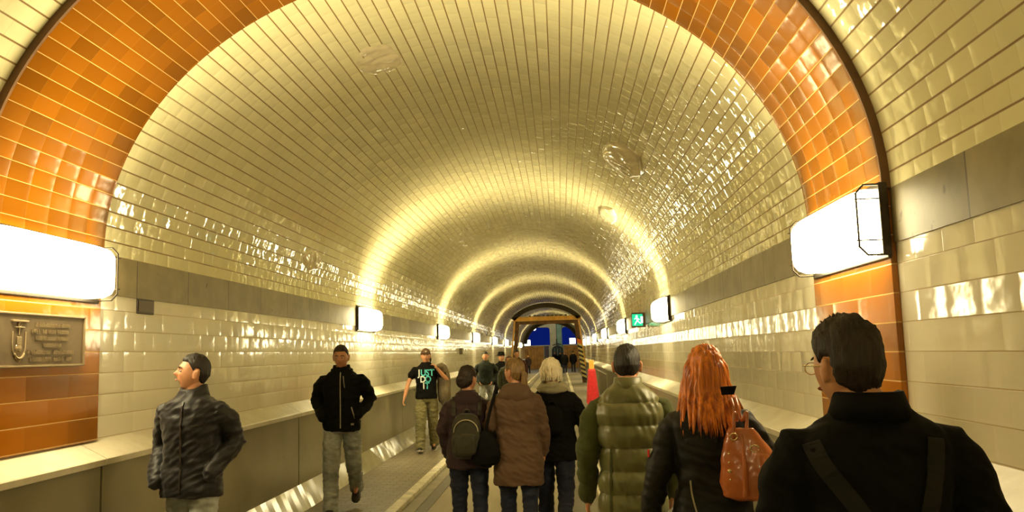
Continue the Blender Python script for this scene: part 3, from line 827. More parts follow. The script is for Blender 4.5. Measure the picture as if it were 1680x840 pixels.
def person(label, X, Y, rz, H, group=None, ground=0.0, head=(0, 0), hair=HB, hairstyle='short', skin=SK, legs=((0, 0, 0), (0, 0, 0)),
           arms=None, top=None, trousers=JDARK, trouser_r=1.0, shoes=SHOE, sole=SHOE, detail=1, female=False, hands=(True, True), lean=0.0, neck=.018, headx=0.0):
    """legs: (left, right) of (thigh forward angle, knee bend, foot pitch) in degrees; arms: (left, right) of (elbow, wrist) points.
    All lengths for a 1.75 m figure, scaled to H. x right, y forward."""
    root_loc = (X, Y, ground)
    vox = (.0065, .012, .022)[2-detail] if detail < 3 else .005
    sw = .165 if female else .19
    # ---- legs
    L1, L2 = .43, .42; hipz = .93; J = {}
    low = 9
    for s, (a, k, fp) in ((-1, legs[0]), (1, legs[1])):
        a, k, fp = R(a), R(k), R(fp)
        hip = Vector((s*.09, 0, hipz)); kn = hip+Vector((s*.01, math.sin(a)*L1, -math.cos(a)*L1))
        an = kn+Vector((0, math.sin(a-k)*L2, -math.cos(a-k)*L2))
        J[s] = [hip, kn, an, fp]
        toe = an+Vector((0, .17*math.cos(fp)-.0*math.sin(fp), -.17*math.sin(fp)-.08*math.cos(fp)*1.0))
        heel = an+Vector((0, -.06, -.08*math.cos(fp)+.06*math.sin(fp)))
        low = min(low, toe.z, heel.z)
    dz = -low; S = H/(1.768-neck+dz)
    up = Vector((0, 0, dz))
    for s in J:
        for i in range(3): J[s][i] = J[s][i]+up
    T = Matrix.Diagonal((S, S, S, 1))
    def ln(z): # forward lean of the torso
        return Vector((0, math.sin(R(lean))*max(0, z-.95), 0))
    A = {}
    dflt = {-1: ((-.245, -.03, 1.14), (-.26, .05, .89)), 1: ((.245, -.03, 1.14), (.26, .05, .89))}
    for i, s in enumerate((-1, 1)):
        e, wr = (arms[i] if arms and arms[i] else dflt[s])
        A[s] = [Vector((s*sw, 0, 1.415))+up+ln(1.42), Vector(e)+up+ln(e[2]), Vector(wr)+up+ln(wr[2])]
    hc = Vector((headx, .02, 1.635-neck))+up+ln(1.63)
    HM = Matrix.Translation(hc-Vector((0, .02, .09))) @ Matrix.Rotation(R(head[0]), 4, 'Z') @ Matrix.Rotation(R(head[1]), 4, 'X') @ Matrix.Translation(Vector((0, .02, .09)))
    # ---- the body, one skin
    bm = bmesh.new()
    add_head(bm, HM, 72 if detail >= 2 else 40)
    for s in (-1, 1):      # ears
        rot = Matrix.Rotation(R(s*20), 3, 'Z')
        ellipsoid(bm, HM @ Vector((s*.079, -.006, -.008)), (.009, .020, .034), 16, HM.to_3x3() @ rot)
        ellipsoid(bm, HM @ Vector((s*.082, -.014, .006)), (.010, .014, .022), 16, HM.to_3x3() @ rot)
    nb = Vector((0, -.012, 1.47))+up+ln(1.47)
    tube(bm, [nb, HM @ Vector((0, -.022, -.06))], [.060 if not female else .052, .056 if not female else .049], 20)
    X_ = Vector((1, 0, 0)); Y_ = Vector((0, 1, 0))
    def tr(z, rx, ry, cy=0, p=2.3): return (Vector((0, cy, z))+up+ln(z), X_*rx, Y_*ry, p)
    k_ = .92 if female else 1.0
    loft(bm, [tr(.86, .10, .08), tr(.92, .155, .10), tr(1.0, .145, .098), tr(1.12, .125*k_, .09), tr(1.25, .145*k_, .10), tr(1.34, .15*k_, .095), tr(1.40, .125*k_, .078), tr(1.45, .085, .058), tr(1.475, .07, .05), tr(1.49, .05, .045)], 28)
    for s in (-1, 1):
        hp, kn, an, fp = J[s]
        tube(bm, smoothpts([(*hp, .078), (*((hp+kn)/2), .07), (*kn, .052), (*(kn*.6+an*.4+Vector((0, -.012, 0))), .052), (*an, .035)], 4) and [hp, (hp+kn)/2, kn, kn*.6+an*.4+Vector((0, -.012, 0)), an], [.078, .07, .052, .05, .034], 16)
        sh, el, wr = A[s]
        tube(bm, [sh+Vector((-s*.03, 0, -.045)), (sh+el)/2, el, el*.6+wr*.4, wr], [.046, .043, .036, .037, .025], 14)
        # foot
        tube(bm, [an, an+Vector((0, .10, -.05)), an+Vector((0, .13, -.055))], [.03, .025, .02], 10)
        if hands[0 if s < 0 else 1]:
            d = (wr-el).normalized(); side = Vector((0, 1, 0)); side = (side-d*side.dot(d)).normalized(); nrm = d.cross(side)*(-s)
            if nrm.dot(Vector((-s, 0, 0))) < 0: nrm = -nrm        # palm faces the thigh
            pc = wr+d*.05
            loft(bm, [(wr-d*.005, side*.024, nrm*.018), (wr+d*.03, side*.036, nrm*.016, 2.5), (wr+d*.07, side*.042, nrm*.014, 2.8), (wr+d*.092, side*.038, nrm*.010, 2.5)], 16)
            for q, (off, ln_) in enumerate(((.031, .072), (.0105, .080), (-.0105, .074), (-.030, .058))):
                b0 = wr+d*.08+side*off
                c = .25+.12*q
                p1 = b0+(d*math.cos(c*.6)+nrm*math.sin(c*.6)).normalized()*ln_*.45
                p2 = p1+(d*math.cos(c*1.8)+nrm*math.sin(c*1.8)).normalized()*ln_*.32
                p3 = p2+(d*math.cos(c*3)+nrm*math.sin(c*3)).normalized()*ln_*.23
                tube(bm, [b0, p1, p2, p3], [.0092, .0085, .0078, .0065], 8)
            t0 = wr+d*.025+side*.025
            tube(bm, [t0, t0+d*.03+side*.022+nrm*.008, t0+d*.058+side*.028+nrm*.018], [.012, .0105, .008], 8)
    bmesh.ops.transform(bm, matrix=T, verts=bm.verts)
    if detail >= 2 or any(hands):
        me = remesh(bm, {3: .0045, 2: .0065, 1: .010}[detail] if detail else .02, 1)
    else:
        me = remesh(bm, .012 if detail else .022, 1)
    body = link('person', me, skin); body.location = root_loc; body.rotation_euler = (0, 0, R(rz))
    tag(body, label, 'person', group)
    P = dict(body=body, T=T, S=S, up=up, HM=HM, J=J, A=A, ln=ln, sw=sw, vox=vox, detail=detail, female=female)
    # ---- face details
    if detail >= 2 and hairstyle != 'far':
        for s in (-1, 1):
            bm = bmesh.new(); ellipsoid(bm, HM @ Vector((s*.030, .084, .001)), (.0125, .007, .0065), 12, HM.to_3x3()); bmesh.ops.transform(bm, matrix=T, verts=bm.verts)
            e = fin('eye', bm, EYEW, body, smooth=True)
            bm = bmesh.new(); ellipsoid(bm, HM @ Vector((s*.030, .0905, .001)), (.0055, .003, .0055), 10, HM.to_3x3()); bmesh.ops.transform(bm, matrix=T, verts=bm.verts)
            fin('iris', bm, HB, e, smooth=True)
            bm = bmesh.new(); pts = [HM @ Vector((s*x, y, z)) for x, y, z in ((.013, .098, .020), (.030, .097, .026), (.048, .084, .021))]
            tube(bm, pts, [.0035, .004, .002], 6); bmesh.ops.transform(bm, matrix=T, verts=bm.verts); fin('eyebrow', bm, hair, body)
        bm = bmesh.new(); ellipsoid(bm, HM @ Vector((0, .0955, -.060)), (.024, .006, .0075), 14, HM.to_3x3()); bmesh.ops.transform(bm, matrix=T, verts=bm.verts); fin('lips', bm, LIP, body, smooth=True)
    # ---- hair
    if hairstyle:
        thick = {'short': .010, 'crop': .010, 'tousled': .018, 'bob': .020, 'long': .022, 'pony': .013, 'bun': .014}.get(hairstyle, .012)
        nape = {'bob': -.60, 'long': -.55}.get(hairstyle, -.62)
        def hf(d):
            b = headfn(d); x, y, z = d
            if y > .55: line = .52
            elif y > .12: line = .52-(.55-y)/.43*(.47 if hairstyle not in ('bob', 'long') else .75)
            elif y > -.22: line = .05+.18*sst(-.12, 0, -y)
            elif y > -.50: line = .23-sst(.22, .45, -y)*.62
            else: line = -.39-(-.5-y)/.5*.35
            line = max(line, nape)
            if hairstyle in ('bob', 'long') and y < .1: line = min(line, nape)
            m = sst(line-.03, line+.10, z)
            nz = noise.noise(Vector((x*5, y*5, z*3)))*.35+noise.noise(Vector((x*22, y*22, z*9)))*.22
            t = thick*(1+nz)*(.55+.9*sst(.1, .8, z)+.25*sst(0, .6, -y))
            return b + (Vector((b.x, b.y, b.z)).normalized())*(-.010+m*(t+.010))
        bm = bmesh.new(); add_head(bm, HM, 96 if detail >= 2 else 40, hf)
        hr = random.Random(len(label))
        def strand(p, r, n=8): tube(bm, [HM @ Vector(q) for q in p], r, n)
        if hairstyle == 'tousled':
            for i in range(46):
                a = hr.uniform(0, 2*math.pi); q = hr.uniform(0, .8); x, y = .055*q*math.cos(a), .075*q*math.sin(a); z = .117*math.sqrt(max(0, 1-q*q*.6))+.004
                dx, dy = hr.uniform(-.02, .02), hr.uniform(-.01, .03)
                strand([(x, y, z-.01), (x+dx*.5, y+dy*.5, z+.014), (x+dx, y+dy, z+hr.uniform(.012, .030))], [.007, .005, .0015], 6)
        if hairstyle == 'pony':
            strand([(0, -.10, .02), (.004, -.125, -.01), (.01, -.12, -.08), (.012, -.112, -.16), (.01, -.105, -.22)], [.022, .026, .030, .024, .010], 12)
        if hairstyle == 'bun':
            ellipsoid(bm, HM @ Vector((0, -.115, .02)), (.040, .034, .038), 20)
            ellipsoid(bm, HM @ Vector((0, -.09, .0)), (.066, .05, .07), 20)
            strand([(-.07, .02, .03), (-.078, .0, -.05), (-.07, -.01, -.12)], [.012, .014, .005], 8)
        if hairstyle == 'bob':
            for i in range(60):
                a = R(hr.uniform(100, 440)); a = R(90)+R(hr.uniform(60, 300))
                cx, cy = .078*math.cos(a), .094*math.sin(a); z0 = hr.uniform(.03, .09)
                strand([(cx*.8, cy*.8, z0), (cx*1.18, cy*1.18, z0-.05), (cx*1.10, cy*1.12, hr.uniform(-.075, -.035))], [.012, .015, .004], 6)
        if hairstyle == 'long':
            # a curtain of locks falling over the shoulders and back
            for i in range(150):
                a = R(hr.uniform(150, 390)) if hr.random() < .8 else R(hr.uniform(130, 410))
                ca, sa = math.cos(a), math.sin(a)
                z0 = hr.uniform(.02, .10); rr = math.sqrt(max(.1, 1-(z0/.125)**2))
                end = hr.uniform(-.315, -.235)*(1.0 if sa < .3 else .8)
                wid = 1.14+.32*hr.random()
                w1 = hr.uniform(-.012, .012); w2 = hr.uniform(-.02, .02)
                pts = [(.078*ca*rr, .094*sa*rr, z0), (.098*ca, .108*sa, z0-.06), (.108*ca+w1, .112*sa+.0, -.08), (.115*ca*wid*.82+w2, .120*sa-.042, -.18), (.118*ca*wid*.84+w2*1.5, .115*sa-.085+w1, end)]
                rad = hr.uniform(.009, .016)
                strand(smoothpts(pts, 4), [rad*(1-.0*j) if j < 12 else rad*(1-.22*(j-11)) for j in range(17)], 7)
            for i in range(40):   # flyaway tips
                a = R(hr.uniform(170, 370)); ca, sa = math.cos(a), math.sin(a); w1 = hr.uniform(-.02, .02)
                strand([(.11*ca, .10*sa-.02, -.15), (.13*ca+w1, .09*sa-.03, -.22), (.14*ca+w1*2, .085*sa-.03, hr.uniform(-.30, -.24))], [.006, .004, .001], 5)
        bmesh.ops.transform(bm, matrix=T, verts=bm.verts)
        fin('hair', bm, hair, body, smooth=True)
    # ---- trousers
    bm = bmesh.new(); q = trouser_r
    loft(bm, [tr(.83, .13, .10), tr(.90, .172*(1.03 if female else 1), .118), tr(.97, .165, .115), tr(1.04, .150, .108)], 28)
    for s in (-1, 1):
        hp, kn, an, fp = J[s]
        cuff = an+(an-kn).normalized()*.045+Vector((0, -.004, 0))
        tube(bm, [hp+Vector((0, 0, -.02)), hp*.5+kn*.5, kn, kn*.5+an*.5+Vector((0, -.01, 0)), an, cuff], [.098, .088*q**.5, .070*q, .066*q, .060*q, .062*q], 18, roundend=False)
    bmesh.ops.transform(bm, matrix=T, verts=bm.verts)
    me = remesh(bm, vox*1.25, 3)
    if detail: displace(me, lambda co, n: .010*noise.noise(Vector((co.x*9, co.y*9, co.z*20)))+.008*noise.noise(Vector((co.x*20+5, co.y*20, co.z*38))))
    tro = link('trousers', me, trousers, body)
    # ---- shoes
    for s in (-1, 1):
        hp, kn, an, fp = J[s]
        for nm, m, z0, z1 in (('shoe', shoes, 0, 1), ('sole', sole, -1, 0)):
            bm = bmesh.new(); rings = []
            rot = Matrix.Rotation(-fp, 3, 'X')
            for y, hw, hh in ((-.085, .018, .035), (-.075, .032, .060), (-.03, .037, .085), (.02, .037, .080), (.07, .042, .052), (.12, .046, .040), (.165, .038, .030), (.19, .018, .018)):
                if nm == 'shoe': c = Vector((0, y, -.08+.018+hh/2)); v = Vector((0, 0, hh/2)); u = Vector((hw, 0, 0)); p = 2.4
                else: c = Vector((0, y*1.03, -.08+.010)); v = Vector((0, 0, .010)); u = Vector((hw*1.08+.002, 0, 0)); p = 4
                rings.append((an+rot @ c, rot @ u, rot @ v, p))
            loft(bm, rings, 16)
            bmesh.ops.transform(bm, matrix=T, verts=bm.verts)
            if nm == 'shoe': sh_o = fin('shoe', bm, m, body, smooth=True)
            elif detail: fin('sole', bm, m, sh_o, smooth=True)
    P['tr'] = tr
    if top: garment(P, **top)
    return P

def garment(P, mat=BLK, hem=.80, fit=1.0, name='jacket', sleeve=1.0, sleeve_end=1.0, hemr=1.0, wr=.010, puffy=False, collar=None, hood=None, waist=1.0, sleeves_mat=None, wrinkle=1.0, depth=1.0, short=None):
    T, A, up, ln, tr, body = P['T'], P['A'], P['up'], P['ln'], P['tr'], P['body']
    f = P['female']; k = .93 if f else 1.0
    def torso(bm):
        zz = [(hem-.01, .180*hemr, .128*hemr), (hem+.03, .184*hemr, .132*hemr), (.95, .180*(hemr*.5+.5), .130), (1.08, .166*waist, .120*waist), (1.22, .178*k, .128), (1.34, .192*k, .128), (1.395, .186*k, .116), (1.43, .160*k, .100), (1.458, .125*k, .088), (1.485, .094, .078), (1.515, .072, .068)]
        zz = [z for z in zz if z[0] >= hem-.011]; zz = sorted({z[0]: z for z in zz}.values())
        loft(bm, [tr(z, rx*fit, ry*fit*depth, -.004, 2.4) for z, rx, ry in zz], 36)
    def sleeves(bm):
        for s in (-1, 1):
            sh, el, w_ = A[s]; d = (w_-el).normalized()
            e1 = w_+d*.01
            if short is not None:
                m = sh.lerp(el, short); tube(bm, [sh+Vector((-s*.045, 0, -.03)), sh+Vector((-s*.005, 0, -.035)), m], [.058, .064*sleeve, .064*sleeve], 20)
            else:
                tube(bm, [sh+Vector((-s*.055, 0, -.030)), sh+Vector((-s*.008, 0, -.045)), sh.lerp(el, .4), el, el.lerp(w_, .55), e1], [.058, .070*sleeve**.5, .066*sleeve, .061*sleeve, .054*sleeve, .043*sleeve*sleeve_end], 20)
    det = P['detail']
    def folds(co, n):
        if not det: return 0.0
        z = co.z
        a = noise.noise(Vector((co.x*7, co.y*7, z*11)))*.011+noise.noise(Vector((co.x*16+3, co.y*16, z*34+co.x*14)))*.006
        a += -abs(noise.noise(Vector((co.x*10+z*6, co.y*10, z*12-7))))*.010
        return a*wrinkle
    def puff(co, n):
        z = co.z/P['S']
        per = .128
        ph = ((z-hem) % per)/per
        b = .019*(math.sin(math.pi*ph)**.6)-.004
        # small gathers run away from each seam
        g = .009*noise.noise(Vector((co.x*34+co.z*9, co.y*34, z*7)))*(1-math.sin(math.pi*ph)*.5)+.006*noise.noise(Vector((co.x*14, co.y*14, z*20)))
        return b+g
    bm = bmesh.new(); torso(bm)
    if sleeves_mat is None: sleeves(bm)
    bmesh.ops.transform(bm, matrix=T, verts=bm.verts)
    me = remesh(bm, P['vox'], (3 if puffy else 8) if P['detail'] >= 2 else 4)
    displace(me, puff if puffy else folds)
    ob = link(name, me, mat, body); P['top'] = ob; P['topmesh'] = me
    if sleeves_mat is not None:
        for s in (-1, 1):
            bm = bmesh.new(); sh, el, w_ = A[s]; d = (w_-el).normalized()
            tube(bm, [sh+Vector((-s*.055, 0, -.030)), sh+Vector((-s*.008, 0, -.045)), sh.lerp(el, .4), el, el.lerp(w_, .55), w_+d*.01], [.058, .070, .070*sleeve, .066*sleeve, .056*sleeve, .044*sleeve], 20)
            bmesh.ops.transform(bm, matrix=T, verts=bm.verts)
            m2 = remesh(bm, P['vox'], 3); displace(m2, folds); link('sleeve', m2, sleeves_mat, body)
    if collar:
        bm = bmesh.new(); h, r = collar
        base = Vector((0, -.010, 1.475))+up+ln(1.47)
        prof = [(1.38, -.02), (1.20, h*.45), (1.10, h), (1.02, h*1.04), (.96, h*.9), (1.0, 0)]
        n = 32; rows = []
        for q, z in prof:
            rows.append([bm.verts.new(base+Vector((q*r*math.cos(a), q*r*1.05*math.sin(a)+.0, z-.03*sst(.2, 1, math.sin(a))*1.0))) for a in [2*math.pi*i/n for i in range(n)]])
        for a_, b_ in zip(rows, rows[1:]+rows[:1]):
            for i in range(n): bm.faces.new((a_[i], a_[(i+1) % n], b_[(i+1) % n], b_[i]))
        bmesh.ops.transform(bm, matrix=T, verts=bm.verts); fin('collar', bm, mat, ob, smooth=True)
    if hood:
        bm = bmesh.new(); w_, d_, h_ = hood[:3]
        c = Vector((0, -.085, hood[3] if len(hood) > 3 else 1.43))+up+ln(1.44)
        ellipsoid(bm, c, (w_, d_, h_), 28); ellipsoid(bm, c+Vector((0, .03, .05)), (w_*.85, d_*1.1, h_*.6), 28); ellipsoid(bm, c+Vector((0, -.0, -.06)), (w_*.6, d_*.8, h_*.8), 24)
        bmesh.ops.transform(bm, matrix=T, verts=bm.verts)
        m2 = remesh(bm, P['vox'], 4); displace(m2, lambda co, n: noise.noise(co*14)*.010); link('hood', m2, mat, ob)
def proj(P, x, z, back=False, off=.004):
    """a point on the front (or back) of the garment, figure units"""
    if 'bvh' not in P:
        me = P['topmesh']; P['bvh'] = BVHTree.FromPolygons([v.co.copy() for v in me.vertices], [tuple(p.vertices) for p in me.polygons])
    S = P['S']; sg = -1 if back else 1
    o = Vector((x*S, sg*1.0, (z+P['up'].z)*S))
    h = P['bvh'].ray_cast(o, Vector((0, -sg, 0)))
    if h[0] is None: return Vector((x*S, sg*.12, (z+P['up'].z)*S))
    return h[0]+Vector((0, sg*off, 0))
def strip(P, pts, width, mat, name, parent, back=False, off=.004, k=6, thick=.004):
    """a narrow band lying on the garment through (x, z) points"""
    bm = bmesh.new(); q = smoothpts([(x, z, 0) for x, z in pts], k)
    rows = []
    for i, p in enumerate(q):
        d = (q[min(i+1, len(q)-1)]-q[max(i-1, 0)]).normalized(); nx, nz = -d.y, d.x
        l = proj(P, p.x+nx*width/2, p.y+nz*width/2, back, off); r = proj(P, p.x-nx*width/2, p.y-nz*width/2, back, off)
        sg = Vector((0, (-1 if back else 1)*thick, 0))
        rows.append([bm.verts.new(v) for v in (l, r, r+sg, l+sg)])
    for a, b in zip(rows, rows[1:]):
        for i in range(4): bm.faces.new((a[i], a[(i+1) % 4], b[(i+1) % 4], b[i]))
    bm.faces.new(rows[0]); bm.faces.new(rows[-1])
    return fin(name, bm, mat, parent, smooth=False)
def follow(o, P):
    """put a separate thing into the figure's place"""
    b = P['body']; o.location = b.location; o.rotation_euler = b.rotation_euler; return o

# 1 -- man in the dark shell jacket looking up at the plaque
POCK = ((-.30, -.09, 1.15), (-.17, .12, .95)), ((.30, -.09, 1.15), (.17, .12, .95))
p1 = person('man in dark shell jacket on left pavement, looking up sideways at the wall', -1.68, 5.5, 172, 1.765, head=(-52, 12), hair=HB, hairstyle='short',
            legs=((8, 6, 0), (-10, 8, 12)), arms=(((-.26, -.09, 1.17), (-.19, .10, .98)), ((.285, -.11, 1.14), (.20, .10, .93))), hands=(False, False),
            trousers=JEAN, detail=3, top=dict(mat=BLKSHINY, hem=.84, fit=1.12, sleeve=1.18, collar=(.07, .075), wrinkle=1.15, hemr=1.02))
strip(p1, [(0, 1.44), (0, 1.2), (0, .87)], .012, SHOE, 'zip', p1['top'])
strip(p1, [(-.14, 1.30), (-.07, 1.285)], .012, SHOE, 'pocket_zip', p1['top'])
# 2 -- man in black hooded jacket and jeans
p2 = person('man in a black hooded zip jacket and faded jeans walking with hands in pockets', -1.72, 9.45, 188, 1.86, head=(-4, -4), hair=HBR, hairstyle='crop', skin=SK2,
            legs=((-22, 22, 30), (14, 4, -6)), arms=(((-.29, -.08, 1.17), (-.19, .12, 1.02)), ((.265, -.07, 1.17), (.18, .12, 1.00))), hands=(False, False),
            trousers=JEAN, trouser_r=1.22, detail=2, top=dict(mat=BLK, hem=.86, fit=1.08, sleeve=1.18, collar=(.06, .078), hood=(.14, .06, .07), wrinkle=1.2))
strip(p2, [(0, 1.46), (0, 1.2), (0, .89)], .009, SCARF, 'zip', p2['top'])
strip(p2, [(-.11, 1.10), (-.145, .98)], .010, SCARF, 'pocket_trim', p2['top'])
strip(p2, [(-.135, .925), (-.105, .925)], .020, SCARF, 'woven_label', p2['top'])
strip(p2, [(-.03, 1.42), (-.045, 1.30)], .006, SCARF, 'drawstring', p2['top'])
# 3 -- man in a black printed T-shirt
p3 = person('man in cap and black printed T-shirt walking with a jacket slung over his shoulder', -1.70, 15.3, 184, 1.84, head=(6, 2), hair=HBR, hairstyle='short', skin=SK,
            legs=((-12, 14, 18), (14, 4, -8)), arms=(((-.36, .02, 1.20), (-.21, .17, 1.40)), ((.30, .04, 1.17), (.36, .14, .93))), hands=(True, True),
            trousers=KHAKI, trouser_r=1.35, detail=2, sole=SOLE, top=dict(name='t_shirt', mat=BLK, hem=.90, fit=1.04, short=.55, sleeve=1.12, wrinkle=.7))
def cap(P):
    HM, T = P['HM'], P['T']; bm = bmesh.new()
    def cf(d):
        b = headfn(Vector((d.x, d.y, max(d.z, .28)))); return b+Vector((d.x, d.y, d.z)).normalized()*.016+Vector((0, 0, .004))
    add_head(bm, HM, 40, cf)
    rows = []
    for i in range(13):
        a = R(25+130*i/12); rows.append((HM @ Vector((.082*math.cos(a), .075+.03*math.sin(a), .048)), HM @ Vector((.070*math.cos(a), .085+.085*math.sin(a), .034))))
    vt = [[bm.verts.new(p), bm.verts.new(q), bm.verts.new(q+Vector((0, 0, .006))), bm.verts.new(p+Vector((0, 0, .006)))] for p, q in rows]
    for a, b in zip(vt, vt[1:]):
        for i in range(4): bm.faces.new((a[i], a[(i+1) % 4], b[(i+1) % 4], b[i]))
    bmesh.ops.transform(bm, matrix=T, verts=bm.verts); c = fin('cap', bm, plain('brown_cap', (.09, .045, .02), .8), P['body'], smooth=True)
    bm = bmesh.new(); ellipsoid(bm, HM @ Vector((0, .112, .075)), (.018, .004, .012), 10); bmesh.ops.transform(bm, matrix=T, verts=bm.verts); fin('badge', bm, SOLE, c)
    bm = bmesh.new(); tube(bm, [HM @ Vector((s, y, z)) for s, y, z in ((-.07, -.04, .0), (-.082, -.03, -.06), (-.08, .0, -.11))], [.02, .02, .01], 8)
    bmesh.ops.transform(bm, matrix=T, verts=bm.verts); fin('hair_lock', bm, HBR, P['body'], smooth=True)
cap(p3)
def shirt_text(P):
    CY = plain('cyan_print', (.10, .62, .68), .7); WH = plain('white_print', (.8, .85, .82), .7)
    for txt, z, sz, x0 in (('JUST', 1.335, .135, 0), ('DO', 1.225, .135, .0), ('IT', 1.115, .135, 0)):
        for ch_i, ch in enumerate(txt):
            cu = bpy.data.curves.new('t', 'FONT'); cu.body = ch; cu.size = sz*1.12; cu.offset = .0035; cu.align_x = 'CENTER'; cu.resolution_u = 3
            to = bpy.data.objects.new('t', cu); C.objects.link(to); bpy.context.view_layer.update()
            me = bpy.data.meshes.new_from_object(to.evaluated_get(bpy.context.evaluated_depsgraph_get())); bpy.data.objects.remove(to)
            bm = bmesh.new(); bm.from_mesh(me); bpy.data.meshes.remove(me)
            bmesh.ops.triangulate(bm, faces=bm.faces)
            bmesh.ops.subdivide_edges(bm, edges=bm.edges, cuts=2)
            xx = (ch_i-(len(txt)-1)/2)*(.072 if txt == 'JUST' else .088 if txt == 'DO' else .056)
            if ch == 'I': xx -= .004
            # seen from the front the text runs towards the figure's own left
            for v in bm.verts:
                lx = xx+v.co.x*.88; lz = v.co.y
                v.co = proj(P, -(lx+x0), z+lz-.05, False, .003)
            fin('letter', bm, WH if (ch_i == 0) else CY, P['top'])
shirt_text(p3)
# jacket over his shoulder
def slung_jacket(P):
    bm = bmesh.new(); up = P['up']
    h = Vector((-.20, .17, 1.44))+up
    tube(bm, smoothpts([h, (-.26, .08, 1.43+up.z), (-.28, -.04, 1.36+up.z), (-.30, -.10, 1.15+up.z), (-.31, -.08, .95+up.z), (-.30, -.05, .80+up.z)], 3),
         [.03, .035, .05, .07, .085, .095, .10, .11, .11, .115, .12, .12, .12, .11, .10, .06], 14)
    tube(bm, [(-.34, .0, 1.2+up.z), (-.36, .04, .95+up.z), (-.34, .05, .72+up.z)], [.05, .055, .045], 12)
    bmesh.ops.transform(bm, matrix=P['T'], verts=bm.verts)
    me = remesh(bm, .012, 2); displace(me, lambda co, n: .022*noise.noise(Vector((co.x*14, co.y*14, co.z*5))))
    o = link('jacket', me, fabric('grey_brown_jacket', (.13, .10, .06), var=.5)); follow(o, P); tag(o, 'grey-brown jacket hanging over the shoulder of the man in the printed T-shirt', 'jacket')
slung_jacket(p3)

def backpack(P, mat, w, h, d, zc, label, straps=True, off=.0, name='backpack', pocket=True):
    up = P['up']; S = P['S']
    y0 = proj(P, 0, zc, True, 0).y/S
    root = empty(name, (0, 0, 0)); follow(root, P); tag(root, label, 'backpack')
    T = P['T']
    def done(nm, bm, m, par=root, rm=True, amp=.006):
        bmesh.ops.transform(bm, matrix=T, verts=bm.verts)
        if rm:
            me = remesh(bm, .009, 2); displace(me, lambda co, n: amp*noise.noise(co*16)); return link(nm, me, m, par)
        return fin(nm, bm, m, par, smooth=True)
    X_, Y_ = Vector((1, 0, 0)), Vector((0, 1, 0))
    bm = bmesh.new(); rings = []
    for t, kx, ky in ((0, .55, .55), (.04, .82, .8), (.15, .97, 1), (.5, 1, 1), (.78, .92, .88), (.92, .75, .7), (1, .45, .4)):
        rings.append((Vector((0, y0-d*.5*ky-.004+off, zc-h/2+h*t))+up, X_*w/2*kx, Y_*d/2*ky, 3.2))
    loft(bm, rings, 32); done('bag', bm, mat)
    if pocket:
        bm = bmesh.new(); rings = []
        for t, kx, ky in ((0, .5, .5), (.08, .85, .9), (.5, 1, 1), (.9, .85, .8), (1, .5, .4)):
            rings.append((Vector((0, y0-d-.005+off, zc-h*.40+h*.48*t))+up, X_*w*.38*kx, Y_*d*.28*ky, 3))
        loft(bm, rings, 28); pk = done('front_pocket', bm, mat)
        bm = bmesh.new(); a = [(w*.40*math.cos(R(t)), y0-d*.93+off, zc+h*.12+h*.26*math.sin(R(t))) for t in range(0, 181, 15)]
        tube(bm, [Vector(q)+up for q in a], .005, 6); done('zip', bm, SCARF, rm=False)
    bm = bmesh.new(); tube(bm, [Vector(q)+up for q in ((-.035, y0-.02, zc+h*.48), (-.02, y0-.03, zc+h*.48+.04), (.02, y0-.03, zc+h*.48+.04), (.035, y0-.02, zc+h*.48))], .008, 8); done('handle', bm, mat, rm=False)
    return root
# 4 -- woman with the dark backpack
p4 = person('woman in dark plum hooded jacket with black-olive backpack, seen from behind', -.085, 7.5, 2, 1.665, ground=ROADZ, head=(-28, 4), hair=HBR, hairstyle='bun', female=True,
            legs=((6, 4, 0), (-6, 8, 8)), arms=(((-.225, -.02, 1.15), (-.20, .10, .93)), ((.225, .0, 1.13), (.24, .12, .93))), detail=2,
            top=dict(mat=PLUM, hem=.83, fit=1.14, sleeve=1.2, collar=(.05, .07), hood=(.13, .055, .08), hemr=1.03))
backpack(p4, PACK, .27, .40, .16, 1.12, 'black-olive backpack worn by the woman in the plum jacket')
for s in (-1, 1): strip(p4, [(s*.115, 1.47), (s*.12, 1.40), (s*.115, 1.30)], .035, PACK, 'shoulder_strap', p4['top'], True, .006)
# 5 -- woman in the brown coat
p5 = person('woman in long brown hooded coat with dark blond ponytail, seen from behind', .352, 7.4, -2, 1.72, ground=ROADZ, head=(48, 2), hair=HBL, hairstyle='pony', female=True,
            legs=((4, 4, 0), (-5, 8, 8)), arms=(((-.235, .0, 1.16), (-.22, .12, 1.05)), ((.22, .02, 1.13), (.22, .10, .92))), detail=2,
            top=dict(mat=BROWN, name='coat', hem=.66, fit=1.16, sleeve=1.2, collar=(.05, .075), hood=(.15, .06, .095), hemr=1.08, waist=.98, wrinkle=1.1))
def shoulder_bag(P):
    root = empty('shoulder_bag', (0, 0, 0)); follow(root, P); tag(root, 'black rounded shoulder bag hanging between the plum jacket and the brown coat', 'bag')
    up = P['up']; bm = bmesh.new()
    loft(bm, [(Vector((-.27, -.14, z))+up, Vector((rx, 0, 0)), Vector((0, ry, 0)), 2.6) for z, rx, ry in ((.83, .05, .03), (.85, .11, .055), (.92, .14, .07), (1.0, .125, .065), (1.08, .075, .045), (1.13, .035, .025))], 28)
    bmesh.ops.transform(bm, matrix=P['T'], verts=bm.verts); me = remesh(bm, .009, 2); displace(me, lambda co, n: .008*noise.noise(co*13)); link('bag', me, BLK, root)
    bm = bmesh.new(); tube(bm, smoothpts([Vector(q)+up for q in ((-.27, -.15, 1.08), (-.235, -.14, 1.25), (-.19, -.09, 1.42), (-.17, -.02, 1.50), (-.19, .07, 1.42), (-.24, .04, 1.2), (-.27, -.10, 1.08))], 5), .014, 8)
    bmesh.ops.transform(bm, matrix=P['T'], verts=bm.verts); fin('strap', bm, BLK, root, smooth=True)
shoulder_bag(p5)
